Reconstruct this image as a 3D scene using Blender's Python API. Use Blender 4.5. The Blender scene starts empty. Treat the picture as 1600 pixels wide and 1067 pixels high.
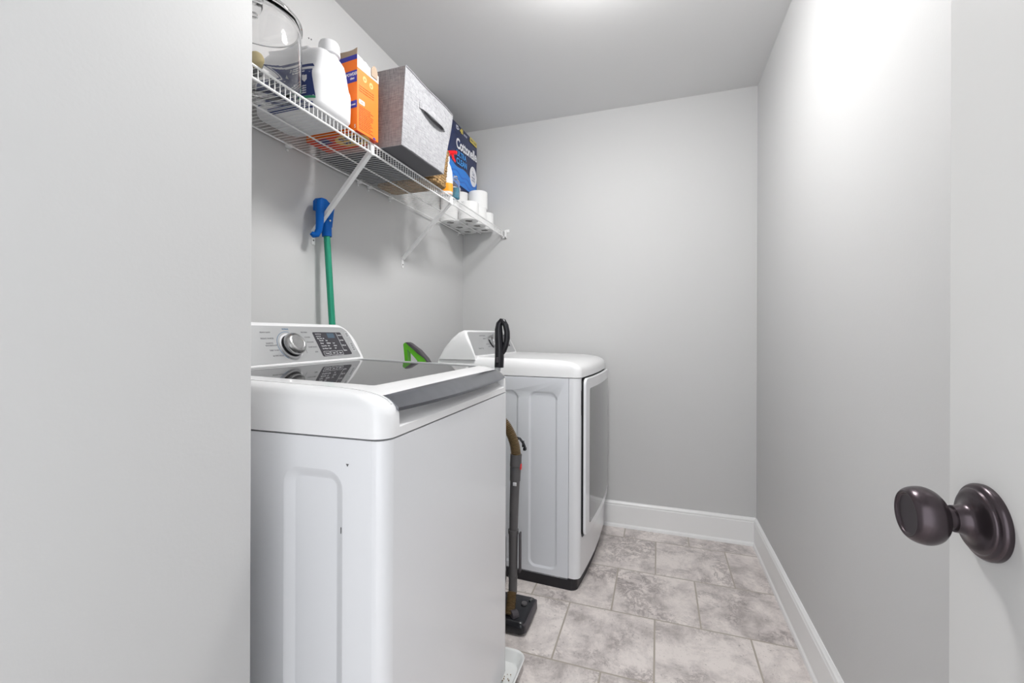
import bpy, bmesh, math, random
from mathutils import Vector, Matrix
random.seed(7)
SC = bpy.context.scene
COL = SC.collection
PI = math.pi
R = math.radians

# ------------------------------------------------------------------ camera
cd = bpy.data.cameras.new('camera')
cd.sensor_width = 36.0
cd.lens = 673.0 / 1600.0 * 36.0
cd.shift_y = -(533.5 - 521.9) / 1600.0
cd.clip_start = 0.02
cam = bpy.data.objects.new('camera', cd)
COL.objects.link(cam)
cam.matrix_world = (Matrix.Translation((0, 0, 1.117)) @ Matrix.Rotation(R(18.8), 4, 'Z')
                    @ Matrix.Rotation(PI / 2, 4, 'X') @ Matrix.Rotation(R(0.19), 4, 'Z'))
SC.camera = cam

# ------------------------------------------------------------------ world, exposure
SC.view_settings.view_transform = 'Standard'
SC.view_settings.look = 'None'
SC.view_settings.gamma = 1.0
SC.view_settings.use_curve_mapping = False
SC.view_settings.exposure = 0.0
LAMP = 131.0        # ceiling lamp dome strength
HALL = 2.5        # daylight of the hall behind the open doorway
w = bpy.data.worlds.new('world')
SC.world = w
w.use_nodes = True
w.node_tree.nodes['Background'].inputs[0].default_value = (0.94, 0.97, 1.0, 1)
w.node_tree.nodes['Background'].inputs[1].default_value = HALL

XL, XR, YB, ZC = -1.222, 0.494, 2.583, 2.44
XP, YP = -0.60, 0.505          # partition beside the doorway
YF = -0.22                     # doorway wall behind the camera


# ------------------------------------------------------------------ materials
def lin(c):
    c = c / 255.0
    return c / 12.92 if c <= 0.04045 else ((c + 0.055) / 1.055) ** 2.4


def rgb(r, g, b):
    return (lin(r), lin(g), lin(b), 1.0)


def mat(name, col, rough=0.5, metal=0.0, spec=0.5, coat=0.0, trans=0.0, ior=1.45, emit=None, estr=0.0,
        bump=0.0, bscale=200.0, var=0.0, vscale=20.0):
    m = bpy.data.materials.new(name)
    m.use_nodes = True
    nt = m.node_tree
    p = nt.nodes['Principled BSDF']
    p.inputs['Base Color'].default_value = col
    p.inputs['Roughness'].default_value = rough
    p.inputs['Metallic'].default_value = metal
    p.inputs['Specular IOR Level'].default_value = spec
    p.inputs['Coat Weight'].default_value = coat
    p.inputs['Transmission Weight'].default_value = trans
    p.inputs['IOR'].default_value = ior
    if emit:
        p.inputs['Emission Color'].default_value = emit
        p.inputs['Emission Strength'].default_value = estr
    tc = nt.nodes.new('ShaderNodeTexCoord')
    if bump:
        n = nt.nodes.new('ShaderNodeTexNoise')
        n.inputs['Scale'].default_value = bscale
        n.inputs['Detail'].default_value = 3
        nt.links.new(tc.outputs['Object'], n.inputs['Vector'])
        b = nt.nodes.new('ShaderNodeBump')
        b.inputs['Strength'].default_value = bump
        b.inputs['Distance'].default_value = 0.002
        nt.links.new(n.outputs['Fac'], b.inputs['Height'])
        nt.links.new(b.outputs['Normal'], p.inputs['Normal'])
    if var:
        n2 = nt.nodes.new('ShaderNodeTexNoise')
        n2.inputs['Scale'].default_value = vscale
        n2.inputs['Detail'].default_value = 4
        nt.links.new(tc.outputs['Object'], n2.inputs['Vector'])
        mx = nt.nodes.new('ShaderNodeMix')
        mx.data_type = 'RGBA'
        mx.inputs[6].default_value = [c * (1 - var) for c in col[:3]] + [1]
        mx.inputs[7].default_value = [min(1, c * (1 + var)) for c in col[:3]] + [1]
        nt.links.new(n2.outputs['Fac'], mx.inputs[0])
        nt.links.new(mx.outputs[2], p.inputs['Base Color'])
    return m


def nd(nt, t, **k):
    n = nt.nodes.new(t)
    for a, v in k.items():
        setattr(n, a, v)
    return n


M = {}
M['wall'] = mat('wall_paint', rgb(203, 203, 203), 0.55, spec=0.3, bump=0.08, bscale=160)
M['ceiling'] = mat('ceiling_paint', rgb(222, 222, 222), 0.5, spec=0.35, bump=0.05, bscale=160)
M['trim'] = mat('trim_paint', rgb(238, 238, 238), 0.3, spec=0.5)
M['door'] = mat('door_paint', rgb(222, 222, 221), 0.4, spec=0.4, bump=0.03, bscale=60)
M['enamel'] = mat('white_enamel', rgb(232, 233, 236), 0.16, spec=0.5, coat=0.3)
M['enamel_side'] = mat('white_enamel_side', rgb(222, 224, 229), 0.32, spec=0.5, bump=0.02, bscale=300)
M['shell'] = mat('white_plastic_shell', rgb(240, 240, 241), 0.2, spec=0.5, coat=0.25)
M['silver'] = mat('silver_panel', rgb(186, 187, 188), 0.36, metal=0.6)
M['chrome'] = mat('brushed_chrome', rgb(134, 136, 142), 0.2, metal=1.0, var=0.15, vscale=35)
M['knob_metal'] = mat('knob_metal', rgb(188, 188, 188), 0.24, metal=1.0)
M['glass_dark'] = mat('lid_glass', rgb(62, 62, 63), 0.03, spec=0.25)
M['door_glass'] = mat('dryer_window', rgb(112, 112, 113), 0.12, spec=0.7, coat=0.4)
M['display'] = mat('display_black', rgb(58, 56, 62), 0.25)
M['lcd'] = mat('display_blue', rgb(74, 92, 108), 0.2)
M['print_white'] = mat('print_white', rgb(225, 225, 228), 0.5)
M['print_grey'] = mat('print_grey', rgb(140, 140, 143), 0.5)
M['print_blue'] = mat('print_blue', rgb(96, 128, 160), 0.5)
M['kick'] = mat('kick_black', rgb(28, 27, 32), 0.4)
M['gap'] = mat('gap_black', rgb(18, 18, 22), 0.6)
M['wire'] = mat('white_vinyl_wire', rgb(238, 238, 238), 0.35)
M['bronze'] = mat('oil_rubbed_bronze', rgb(78, 70, 74), 0.27, metal=0.8, var=0.1, vscale=25)
M['black'] = mat('black_plastic', rgb(26, 26, 31), 0.22)
M['darkgrey'] = mat('dark_grey_plastic', rgb(92, 90, 91), 0.35)
M['grip'] = mat('grip_grey', rgb(72, 68, 72), 0.5)
M['green'] = mat('lime_green_plastic', rgb(96, 186, 34), 0.28)
M['pole_green'] = mat('green_metal_pole', rgb(52, 158, 126), 0.25, metal=0.55)
M['blue'] = mat('blue_plastic', rgb(0, 92, 178), 0.5, spec=0.25)
M['glass'] = mat('clear_glass', (1, 1, 1, 1), 0.0, trans=1.0, ior=1.3)
M['jug'] = mat('white_jug_plastic', rgb(224, 224, 226), 0.3)
M['navy'] = mat('label_navy', rgb(34, 52, 110), 0.4)
M['label_green'] = mat('label_green', rgb(60, 150, 110), 0.4)
M['orange'] = mat('orange_card', rgb(250, 122, 22), 0.45)
M['orange_dark'] = mat('orange_print', rgb(196, 84, 18), 0.5)
M['cobalt'] = mat('card_cobalt', rgb(52, 52, 160), 0.45)
M['red_card'] = mat('card_red_orange', rgb(206, 62, 22), 0.5)
M['yellow_card'] = mat('card_yellow', rgb(222, 180, 92), 0.5)
M['kraft'] = mat('kraft_card', rgb(170, 150, 130), 0.7)
M['card_white'] = mat('torn_white_card', rgb(236, 230, 224), 0.7)
M['pack_navy'] = mat('pack_navy_film', rgb(32, 44, 88), 0.25)
M['pack_blue'] = mat('pack_blue_film', rgb(34, 130, 226), 0.25)
M['pack_blue2'] = mat('pack_deep_blue_film', rgb(26, 108, 206), 0.25)
M['pack_cyan'] = mat('pack_cyan_print', rgb(66, 160, 236), 0.3)
M['pack_yellow'] = mat('pack_yellow_print', rgb(226, 206, 96), 0.3)
M['pack_white'] = mat('pack_white_print', rgb(240, 240, 244), 0.3)
M['pack_clear'] = mat('pack_pale_film', rgb(214, 216, 222), 0.3)
M['paper'] = mat('tissue_paper', rgb(244, 244, 243), 0.85, bump=0.1, bscale=400)
M['core'] = mat('cardboard_core', rgb(104, 97, 90), 0.85)
M['red'] = mat('red_plastic', rgb(226, 30, 40), 0.3)
M['spray_orange'] = mat('spray_orange', rgb(246, 158, 46), 0.35)
M['teal'] = mat('teal_liquid', rgb(22, 136, 166), 0.15)
M['clear'] = mat('clear_plastic', (0.95, 0.96, 0.97, 1), 0.05, trans=0.95, ior=1.08)
M['tray'] = mat('white_tray_plastic', rgb(234, 235, 234), 0.35)
M['debris'] = mat('litter_debris', rgb(170, 150, 132), 0.9, var=0.4, vscale=60)
M['lamp'] = mat('lamp_glass', rgb(255, 252, 246), 0.5, emit=(1.0, 0.995, 0.985, 1), estr=LAMP)
M['steel'] = mat('steel_tube', rgb(206, 208, 210), 0.2, metal=1.0)
M['felt_grey'] = mat('felt_grey', rgb(120, 122, 126), 0.95, bump=0.4, bscale=120)
M['felt_slate'] = mat('felt_slate', rgb(104, 110, 122), 0.95, bump=0.4, bscale=120)
M['felt_tan'] = mat('felt_tan', rgb(214, 198, 152), 0.95, bump=0.4, bscale=120)
M['tag_white'] = M['print_white']


def fabric(name, c1, c2, rough=0.9, scale=420):
    m = bpy.data.materials.new(name)
    m.use_nodes = True
    nt = m.node_tree
    p = nt.nodes['Principled BSDF']
    p.inputs['Roughness'].default_value = rough
    p.inputs['Specular IOR Level'].default_value = 0.2
    tc = nd(nt, 'ShaderNodeTexCoord')
    fac = None
    for sc_ in ((40, 40, scale), (scale, scale, 40)):
        mp = nd(nt, 'ShaderNodeMapping')
        mp.inputs['Scale'].default_value = sc_
        nt.links.new(tc.outputs['Object'], mp.inputs['Vector'])
        n = nd(nt, 'ShaderNodeTexNoise')
        n.inputs['Scale'].default_value = 1.0
        n.inputs['Detail'].default_value = 2
        nt.links.new(mp.outputs['Vector'], n.inputs['Vector'])
        if fac is None:
            fac = n.outputs['Fac']
        else:
            a = nd(nt, 'ShaderNodeMath', operation='ADD')
            nt.links.new(fac, a.inputs[0])
            nt.links.new(n.outputs['Fac'], a.inputs[1])
            fac = a.outputs[0]
    cr = nd(nt, 'ShaderNodeValToRGB')
    cr.color_ramp.elements[0].position = 0.36
    cr.color_ramp.elements[0].color = c1
    cr.color_ramp.elements[1].position = 0.64
    cr.color_ramp.elements[1].color = c2
    h = nd(nt, 'ShaderNodeMath', operation='MULTIPLY')
    h.inputs[1].default_value = 0.5
    nt.links.new(fac, h.inputs[0])
    nt.links.new(h.outputs[0], cr.inputs['Fac'])
    nt.links.new(cr.outputs['Color'], p.inputs['Base Color'])
    b = nd(nt, 'ShaderNodeBump')
    b.inputs['Strength'].default_value = 0.25
    b.inputs['Distance'].default_value = 0.001
    nt.links.new(h.outputs[0], b.inputs['Height'])
    nt.links.new(b.outputs['Normal'], p.inputs['Normal'])
    return m


M['linen'] = fabric('grey_linen', rgb(130, 130, 133), rgb(176, 176, 179), 0.9, 700)
M['board'] = mat('grey_board', rgb(96, 96, 100), 0.7, bump=0.2, bscale=300)
M['seagrass'] = fabric('seagrass', rgb(88, 66, 42), rgb(194, 160, 114), 0.8, 160)
M['seagrass_base'] = fabric('seagrass_base', rgb(110, 84, 54), rgb(176, 146, 106), 0.85, 200)


def hose_mat():
    m = mat('ribbed_hose', rgb(112, 93, 66), 0.45)
    return m


M['hose'] = hose_mat()


def tile_mat():
    m = bpy.data.materials.new('stone_tile')
    m.use_nodes = True
    nt = m.node_tree
    L = nt.links.new
    p = nt.nodes['Principled BSDF']
    tc = nd(nt, 'ShaderNodeTexCoord')
    mp = nd(nt, 'ShaderNodeMapping')
    mp.inputs['Location'].default_value = (0.1785, -1.446 + 0.334 * 20, 0)
    L(tc.outputs['Object'], mp.inputs['Vector'])
    br = nd(nt, 'ShaderNodeTexBrick', offset=0.5, offset_frequency=2)
    br.inputs['Color1'].default_value = (0, 0, 0, 1)
    br.inputs['Color2'].default_value = (1, 1, 1, 1)
    br.inputs['Mortar'].default_value = (0.5, 0.5, 0.5, 1)
    br.inputs['Scale'].default_value = 1
    br.inputs['Mortar Size'].default_value = 0.0034
    br.inputs['Mortar Smooth'].default_value = 0.2
    br.inputs['Brick Width'].default_value = 0.335
    br.inputs['Row Height'].default_value = 0.334
    L(mp.outputs['Vector'], br.inputs['Vector'])
    wv = nd(nt, 'ShaderNodeMath', operation='MULTIPLY')
    wv.inputs[1].default_value = 7.0
    L(br.outputs['Color'], wv.inputs[0])

    def noise(scale, detail, rough=0.6, dist=0.0):
        n = nd(nt, 'ShaderNodeTexNoise', noise_dimensions='4D')
        n.inputs['Scale'].default_value = scale
        n.inputs['Detail'].default_value = detail
        n.inputs['Roughness'].default_value = rough
        n.inputs['Distortion'].default_value = dist
        L(tc.outputs['Object'], n.inputs['Vector'])
        L(wv.outputs[0], n.inputs['W'])
        return n.outputs['Fac']

    def ramp(fac, stops):
        cr = nd(nt, 'ShaderNodeValToRGB')
        e = cr.color_ramp.elements
        e[0].position, e[0].color = stops[0]
        e[1].position, e[1].color = stops[-1]
        for pos, c in stops[1:-1]:
            k = e.new(pos)
            k.color = c
        L(fac, cr.inputs['Fac'])
        return cr.outputs['Color']

    base = ramp(noise(7.0, 10, 0.72, 0.5), [(0.35, rgb(176, 168, 165)), (0.46, rgb(210, 202, 199)), (0.57, rgb(234, 226, 222))])
    vein = ramp(noise(15, 10, 0.75, 0.9), [(0.455, (1, 1, 1, 1)), (0.495, (0.52, 0.50, 0.50, 1)), (0.512, (0.64, 0.62, 0.62, 1)), (0.55, (1, 1, 1, 1))])
    patch = ramp(noise(4.5, 3, 0.5, 0.5), [(0.46, (0, 0, 0, 1)), (0.60, (1, 1, 1, 1))])
    fleck = ramp(noise(110, 4, 0.7), [(0.33, (0.42, 0.40, 0.40, 1)), (0.40, (1, 1, 1, 1))])
    mv = nd(nt, 'ShaderNodeMix', data_type='RGBA', blend_type='MIX')
    mv.inputs[6].default_value = (1, 1, 1, 1)
    L(vein, mv.inputs[7])
    L(patch, mv.inputs[0])
    mul = nd(nt, 'ShaderNodeMix', data_type='RGBA', blend_type='MULTIPLY')
    mul.inputs[0].default_value = 1.0
    L(base, mul.inputs[6])
    L(mv.outputs[2], mul.inputs[7])
    mul2 = nd(nt, 'ShaderNodeMix', data_type='RGBA', blend_type='MULTIPLY')
    mul2.inputs[0].default_value = 0.7
    L(mul.outputs[2], mul2.inputs[6])
    L(fleck, mul2.inputs[7])
    fin = nd(nt, 'ShaderNodeMix', data_type='RGBA')
    L(br.outputs['Fac'], fin.inputs[0])
    L(mul2.outputs[2], fin.inputs[6])
    fin.inputs[7].default_value = rgb(176, 167, 156)
    L(fin.outputs[2], p.inputs['Base Color'])
    p.inputs['Roughness'].default_value = 0.42
    inv = nd(nt, 'ShaderNodeMath', operation='SUBTRACT')
    inv.inputs[0].default_value = 1.0
    L(br.outputs['Fac'], inv.inputs[1])
    b = nd(nt, 'ShaderNodeBump')
    b.inputs['Strength'].default_value = 0.6
    b.inputs['Distance'].default_value = 0.002
    L(inv.outputs[0], b.inputs['Height'])
    L(b.outputs['Normal'], p.inputs['Normal'])
    return m


M['tile'] = tile_mat()


# ------------------------------------------------------------------ mesh helpers
def box(bm, x0, x1, y0, y1, z0, z1, bev=0.0, seg=2, Mx=None):
    r = bmesh.ops.create_cube(bm, size=1.0)
    vs = r['verts']
    for v in vs:
        v.co = Vector(((x0 + x1) / 2 + v.co.x * (x1 - x0), (y0 + y1) / 2 + v.co.y * (y1 - y0), (z0 + z1) / 2 + v.co.z * (z1 - z0)))
    if bev:
        es = list({e for v in vs for e in v.link_edges})
        rr = bmesh.ops.bevel(bm, geom=es, offset=bev, segments=seg, profile=0.5, affect='EDGES')
        vs = list({v for f in rr['faces'] for v in f.verts} | {v for v in vs if v.is_valid})
    if Mx is not None:
        for v in vs:
            v.co = Mx @ v.co
    return vs


def loft(bm, rings, cap=True, closed=True):
    vr = [[bm.verts.new(p) for p in ring] for ring in rings]
    n = len(vr[0])
    for a, b in zip(vr, vr[1:]):
        for i in range(n if closed else n - 1):
            j = (i + 1) % n
            try:
                bm.faces.new((a[i], a[j], b[j], b[i]))
            except ValueError:
                pass
    if cap:
        bm.faces.new(list(reversed(vr[0])))
        bm.faces.new(vr[-1])
    return vr


def tube(bm, pts, r, n=8, cap=True, flat=None):
    pts = [Vector(p) for p in pts]
    rs = r if isinstance(r, (list, tuple)) else [r] * len(pts)
    up = None
    rings = []
    for i, p in enumerate(pts):
        if i == 0:
            t = pts[1] - p
        elif i == len(pts) - 1:
            t = p - pts[-2]
        else:
            t = (pts[i + 1] - p).normalized() + (p - pts[i - 1]).normalized()
        t.normalize()
        if up is None:
            a = Vector((0, 0, 1)) if abs(t.z) < 0.9 else Vector((1, 0, 0))
            up = (a - t * a.dot(t)).normalized()
        else:
            up = (up - t * up.dot(t)).normalized()
        sd = t.cross(up)
        k = flat or 1.0
        rings.append([p + up * (rs[i] * math.sin(2 * PI * j / n)) + sd * (rs[i] * k * math.cos(2 * PI * j / n)) for j in range(n)])
    loft(bm, rings, cap)


def lathe(bm, prof, n=32, Mx=None, cap=True):
    rings = []
    for rad, h in prof:
        ring = [Vector((rad * math.cos(2 * PI * i / n), rad * math.sin(2 * PI * i / n), h)) for i in range(n)]
        if Mx is not None:
            ring = [Mx @ p for p in ring]
        rings.append(ring)
    loft(bm, rings, cap)


def rrect(hx, hy, r, n=6, cx=0.0, cy=0.0):
    r = min(r, hx * 0.999, hy * 0.999)
    out = []
    for qx, qy, a0 in ((1, 1, 0), (-1, 1, 90), (-1, -1, 180), (1, -1, 270)):
        for k in range(n + 1):
            a = R(a0 + 90.0 * k / n)
            out.append((cx + qx * (hx - r) + r * math.cos(a), cy + qy * (hy - r) + r * math.sin(a)))
    return out


def rr2(x0, x1, y0, y1, r, n=6):
    return rrect((x1 - x0) / 2, (y1 - y0) / 2, r, n, (x0 + x1) / 2, (y0 + y1) / 2)


def prism(bm, poly, h0, h1, Mx):
    loft(bm, [[Mx @ Vector((x, y, h0)) for x, y in poly], [Mx @ Vector((x, y, h1)) for x, y in poly]])


def frame(o, X, Y, Z):
    m = Matrix.Identity(4)
    for i, c in enumerate((X, Y, Z)):
        c = Vector(c).normalized()
        for k in range(3):
            m[k][i] = c[k]
    for k in range(3):
        m[k][3] = o[k]
    return m


def text(bm, s, size, Mx, h=0.0004, align='CENTER', sx=1.0, spacing=1.0, bold=0.0):
    cu = bpy.data.curves.new('t', 'FONT')
    cu.body = s
    cu.size = size
    cu.align_x = align
    cu.align_y = 'CENTER'
    cu.extrude = h / 2
    cu.offset = bold
    cu.resolution_u = 3
    cu.space_character = spacing
    ob = bpy.data.objects.new('t', cu)
    COL.objects.link(ob)
    bpy.context.view_layer.update()
    me = bpy.data.meshes.new_from_object(ob.evaluated_get(bpy.context.evaluated_depsgraph_get()))
    n0 = len(bm.verts)
    bm.from_mesh(me)
    bm.verts.ensure_lookup_table()
    for v in bm.verts[n0:]:
        v.co = Mx @ Vector((v.co.x * sx, v.co.y, v.co.z))
    bpy.data.objects.remove(ob)
    bpy.data.meshes.remove(me)
    bpy.data.curves.remove(cu)


def letters(name, m, par, items, h=0.0004, bold=0.0001):
    """each printed word group as its own part: (string, size, matrix, align, x-scale)"""
    for grp in items:
        b_ = bmesh.new()
        for s_, size, Mx, al, sx in grp:
            text(b_, s_, size, Mx, h, al, sx, 1.0, bold)
        obj(name, b_, m, par, ang=80)


def boolean(a, b, op='DIFFERENCE'):
    """a, b: bmeshes; returns a new bmesh"""
    obs = []
    for k in (a, b):
        bmesh.ops.recalc_face_normals(k, faces=k.faces)
        me = bpy.data.meshes.new('b')
        k.to_mesh(me)
        o = bpy.data.objects.new('b', me)
        COL.objects.link(o)
        obs.append(o)
    md = obs[0].modifiers.new('b', 'BOOLEAN')
    md.operation = op
    md.solver = 'EXACT'
    md.object = obs[1]
    bpy.context.view_layer.update()
    me = bpy.data.meshes.new_from_object(obs[0].evaluated_get(bpy.context.evaluated_depsgraph_get()))
    out = bmesh.new()
    out.from_mesh(me)
    for o in obs:
        bpy.data.objects.remove(o)
    return out


def obj(name, bm, m, parent=None, ang=35, kind=None, recalc=True, flat=None):
    if recalc:
        bmesh.ops.recalc_face_normals(bm, faces=bm.faces)
    for f in bm.faces:
        f.smooth = True
    for e in bm.edges:
        if len(e.link_faces) == 2 and e.calc_face_angle(0) > R(ang):
            e.smooth = False
    if flat:
        for f in bm.faces:
            if f.calc_area() > flat:
                f.smooth = False
                for e in f.edges:
                    e.smooth = False
    me = bpy.data.meshes.new(name)
    bm.to_mesh(me)
    bm.free()
    me.materials.append(m)
    o = bpy.data.objects.new(name, me)
    COL.objects.link(o)
    if parent:
        o.parent = parent
    if kind:
        o['kind'] = kind
    return o


def tag(o, label, cat, group=None):
    o['label'] = label
    o['category'] = cat
    if group:
        o['group'] = group
    return o


def thing(name, label, cat, loc, rotz=0.0, group=None):
    o = bpy.data.objects.new(name, None)
    o.empty_display_size = 0.05
    COL.objects.link(o)
    o.location = loc
    o.rotation_euler = (0, 0, rotz)
    return tag(o, label, cat, group)


def ring(bm, x0, x1, y0, y1, t_, h0, h1, Mx, r=0.002):
    o_ = rr2(x0, x1, y0, y1, r, 3)
    i_ = rr2(x0 + t_, x1 - t_, y0 + t_, y1 - t_, max(0.0003, r - t_), 3)
    rs = [[Mx @ Vector((x, y, h)) for x, y in p] for p, h in ((o_, h0), (o_, h1), (i_, h1), (i_, h0), (o_, h0))]
    loft(bm, rs, cap=False)
    bmesh.ops.remove_doubles(bm, verts=bm.verts, dist=1e-6)


def smooth(prof, k=5):
    Q = [prof[0]] + list(prof) + [prof[-1]]
    out = []
    for i in range(1, len(Q) - 2):
        a, b_, c, d_ = [Vector(q) for q in Q[i - 1:i + 3]]
        for n_ in range(k):
            u_ = n_ / k
            out.append(tuple(0.5 * ((2 * b_) + (c - a) * u_ + (2 * a - 5 * b_ + 4 * c - d_) * u_ ** 2 + (3 * b_ - a - 3 * c + d_) * u_ ** 3)))
    out.append(tuple(prof[-1]))
    return out


def NB():
    return bmesh.new()


def bx(name, m, x0, x1, y0, y1, z0, z1, bev=0.0, parent=None, kind=None, seg=2):
    b = NB()
    box(b, x0, x1, y0, y1, z0, z1, bev, seg)
    return obj(name, b, m, parent, kind=kind)


# ------------------------------------------------------------------ room shell
T = 0.12
bx('floor', M['tile'], XL - T, XR + T, YF - 1.6, YB + T, -0.10, 0.0, kind='structure')
bx('ceiling', M['ceiling'], XL - T, XR + T, YF - T, YB + T, ZC, ZC + 0.1, kind='structure')
wl = bx('wall_left', M['wall'], XL - T, XL, YF - T, YB + T, 0, ZC, kind='structure')
bx('wall_right', M['wall'], XR, XR + T, YF - T, YB + T, 0, ZC, kind='structure')
bx('wall_back', M['wall'], XL, XR, YB, YB + T, 0, ZC, kind='structure')
bx('wall_partition', M['wall'], XL, XP, YF - T, YP, 0, ZC, bev=0.003, kind='structure')
b = NB()
box(b, XP, -0.47, YF - T, YF, 0, ZC)
box(b, 0.36, XR, YF - T, YF, 0, ZC)
box(b, -0.47, 0.36, YF - T, YF, 2.06, ZC)
obj('wall_front', b, M['wall'], kind='structure')
# two small screw holes in the wall above the jug
b = NB()
for dy, dz in ((0, 0), (0.012, 0.003)):
    lathe(b, [(0.003, 0), (0.002, 0.0015)], 8, frame((XL, 1.258 + dy, 2.203 + dz), (0, 1, 0), (0, 0, 1), (1, 0, 0)))
obj('screw_hole', b, M['darkgrey'], wl)


def baseboard(name, p0, p1, nrm):
    # profile (distance from wall, height): board with ogee cap and quarter round shoe
    prof = [(0, 0), (0.021, 0), (0.0205, 0.006), (0.0185, 0.013), (0.0145, 0.018), (0.0135, 0.02), (0.0135, 0.122),
            (0.011, 0.127), (0.0125, 0.131), (0.011, 0.137), (0.006, 0.142), (0.004, 0.146), (0, 0.146)]
    b = NB()
    n = Vector(nrm)
    rings = []
    for p in (p0, p1):
        rings.append([Vector(p) + n * d + Vector((0, 0, h)) for d, h in prof])
    loft(b, rings)
    return obj(name, b, M['trim'], ang=20, kind='structure')


baseboard('baseboard_back', (XL, YB, 0), (XR, YB, 0), (0, -1, 0))
baseboard('baseboard_right', (XR, YF, 0), (XR, YB, 0), (-1, 0, 0))
baseboard('baseboard_left', (XL, YP, 0), (XL, YB, 0), (1, 0, 0))

# ceiling lamp (just above the frame)
t = thing('ceiling_light', 'round white glass flush ceiling light in the middle of the ceiling', 'lamp', (-0.20, 1.36, ZC))
b = NB()
lathe(b, [(0.06, 0), (0.118, 0), (0.120, -0.018), (0.06, -0.018)], 48)
obj('base', b, M['trim'], t)
b = NB()
lathe(b, [(0.111, -0.018), (0.115, -0.022), (0.115, -0.056), (0.111, -0.064), (0.10, -0.069), (0.07, -0.074), (0.03, -0.077), (0.004, -0.078)], 48)
obj('lamp_shade', b, M['lamp'], t)

# ------------------------------------------------------------------ door and knob
dr = bx('door_1', M['door'], 0.300, 0.335, -0.13, 0.598, 0.012, 2.03, bev=0.0015, kind='structure')
kn = bpy.data.objects.new('door_knob', None)
COL.objects.link(kn)
kn.parent = dr
kn.location = (0.300, 0.541, 0.937)
KM = frame((0, 0, 0), (0, 1, 0), (0, 0, 1), (-1, 0, 0))
KM = Matrix(((0, 0, -1, 0), (1, 0, 0, 0), (0, -1, 0, 0), (0, 0, 0, 1)))
b = NB()
lathe(b, [(0.001, 0), (0.0355, 0)] + smooth([(0.0357, 0.001), (0.0356, 0.0042), (0.0340, 0.0066), (0.0318, 0.0076), (0.0306, 0.0084), (0.0298, 0.0098), (0.0270, 0.0114), (0.0205, 0.0132), (0.0155, 0.0165), (0.0134, 0.021), (0.0125, 0.026)]) + [(0.001, 0.026)], 56, KM)
obj('rosette', b, M['bronze'], kn)
b = NB()
lathe(b, [(0.001, 0.024), (0.0105, 0.024), (0.0105, 0.031)] + smooth([(0.0125, 0.0316), (0.0195, 0.0352), (0.0250, 0.0405), (0.0277, 0.0475), (0.0272, 0.0545), (0.0252, 0.0598), (0.0226, 0.0628), (0.0212, 0.0632), (0.0200, 0.0625), (0.0190, 0.0612), (0.0170, 0.0606), (0.010, 0.0602), (0.001, 0.0600)]), 56, KM)
obj('knob', b, M['bronze'], kn)


# ------------------------------------------------------------------ washing machine
def press_cutter(x0, x1, z0, z1, y, r=0.03, d=0.007, bv=0.013, b=None):
    """cutter for a pressed panel in a side that faces -y"""
    b = b or NB()
    rings = []
    for ins, yy in ((0, y - 0.03), (0, y), (bv * 0.25, y + d * 0.15), (bv * 0.75, y + d * 0.85), (bv, y + d)):
        rings.append([Vector((px_, yy, pz)) for px_, pz in rr2(x0 + ins, x1 - ins, z0 + ins, z1 - ins, max(0.004, r - ins), 6)])
    loft(b, rings)
    return b


WD = 0.686
t = thing('washing_machine', 'white top-load washing machine with dark glass lid, nearest the camera', 'washing machine', (-0.437, 0.62, 0), R(1.64))
wash = t
b = NB()
loft(b, [[Vector((x, y, z)) for x, y in rr2(-0.70, 0, 0, WD, 0.026, 6)] for z in (0.05, 0.9325)])
pc = NB()
for (x0, x1, z0, z1) in ((-0.214, -0.085, 0.09, 0.876), (-0.432, -0.302, 0.562, 0.874), (-0.432, -0.302, 0.09, 0.470)):
    press_cutter(x0, x1, z0, z1, 0.0, r=0.034, d=0.009, bv=0.019, b=pc)
b = boolean(b, pc)
obj('cabinet', b, M['enamel'], t, ang=25, flat=0.03)
b = NB()
box(b, -0.66, -0.04, 0.03, WD - 0.03, 0.935 - 0.01, 0.937)
obj('seam_shade_core', b, M['gap'], t)  # black core added inside the seam so the gap reads as shade
for fx in (-0.62, -0.13):
    for fy in (0.06, WD - 0.06):
        b = NB()
        lathe(b, [(0.02, 0), (0.022, 0.01), (0.012, 0.016), (0.01, 0.055)], 14, Matrix.Translation((fx, fy, 0)))
        obj('foot', b, M['kick'], t)
# two chips in the side enamel
b = NB()
sm = frame((-0.075, -0.0002, 0.888), (1, 0, 0), (0, 0, 1), (0, -1, 0))
prism(b, [(-0.003, 0.002), (0.003, 0.002), (0, -0.003)], 0, 0.0004, sm)
obj('enamel_chip', b, M['darkgrey'], t)
b = NB()
prism(b, [(-0.0138, -0.11), (-0.0122, -0.11), (-0.0125, -0.121), (-0.0138, -0.121)], 0, 0.0004, sm)
obj('enamel_chip', b, M['darkgrey'], t)


def shell(x_back, wd, levels, slope, r0=0.032):
    b = NB()
    rings = []
    for z, fi, si, k in levels:
        ring = []
        for x, y in rr2(x_back + si * 0.4, -fi + levels[0][1], si, wd - si, max(0.012, r0 + si * 0.5), 8):
            ring.append(Vector((x, y, z + k * slope * (-x))))
        rings.append(ring)
    loft(b, rings)
    return b


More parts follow.
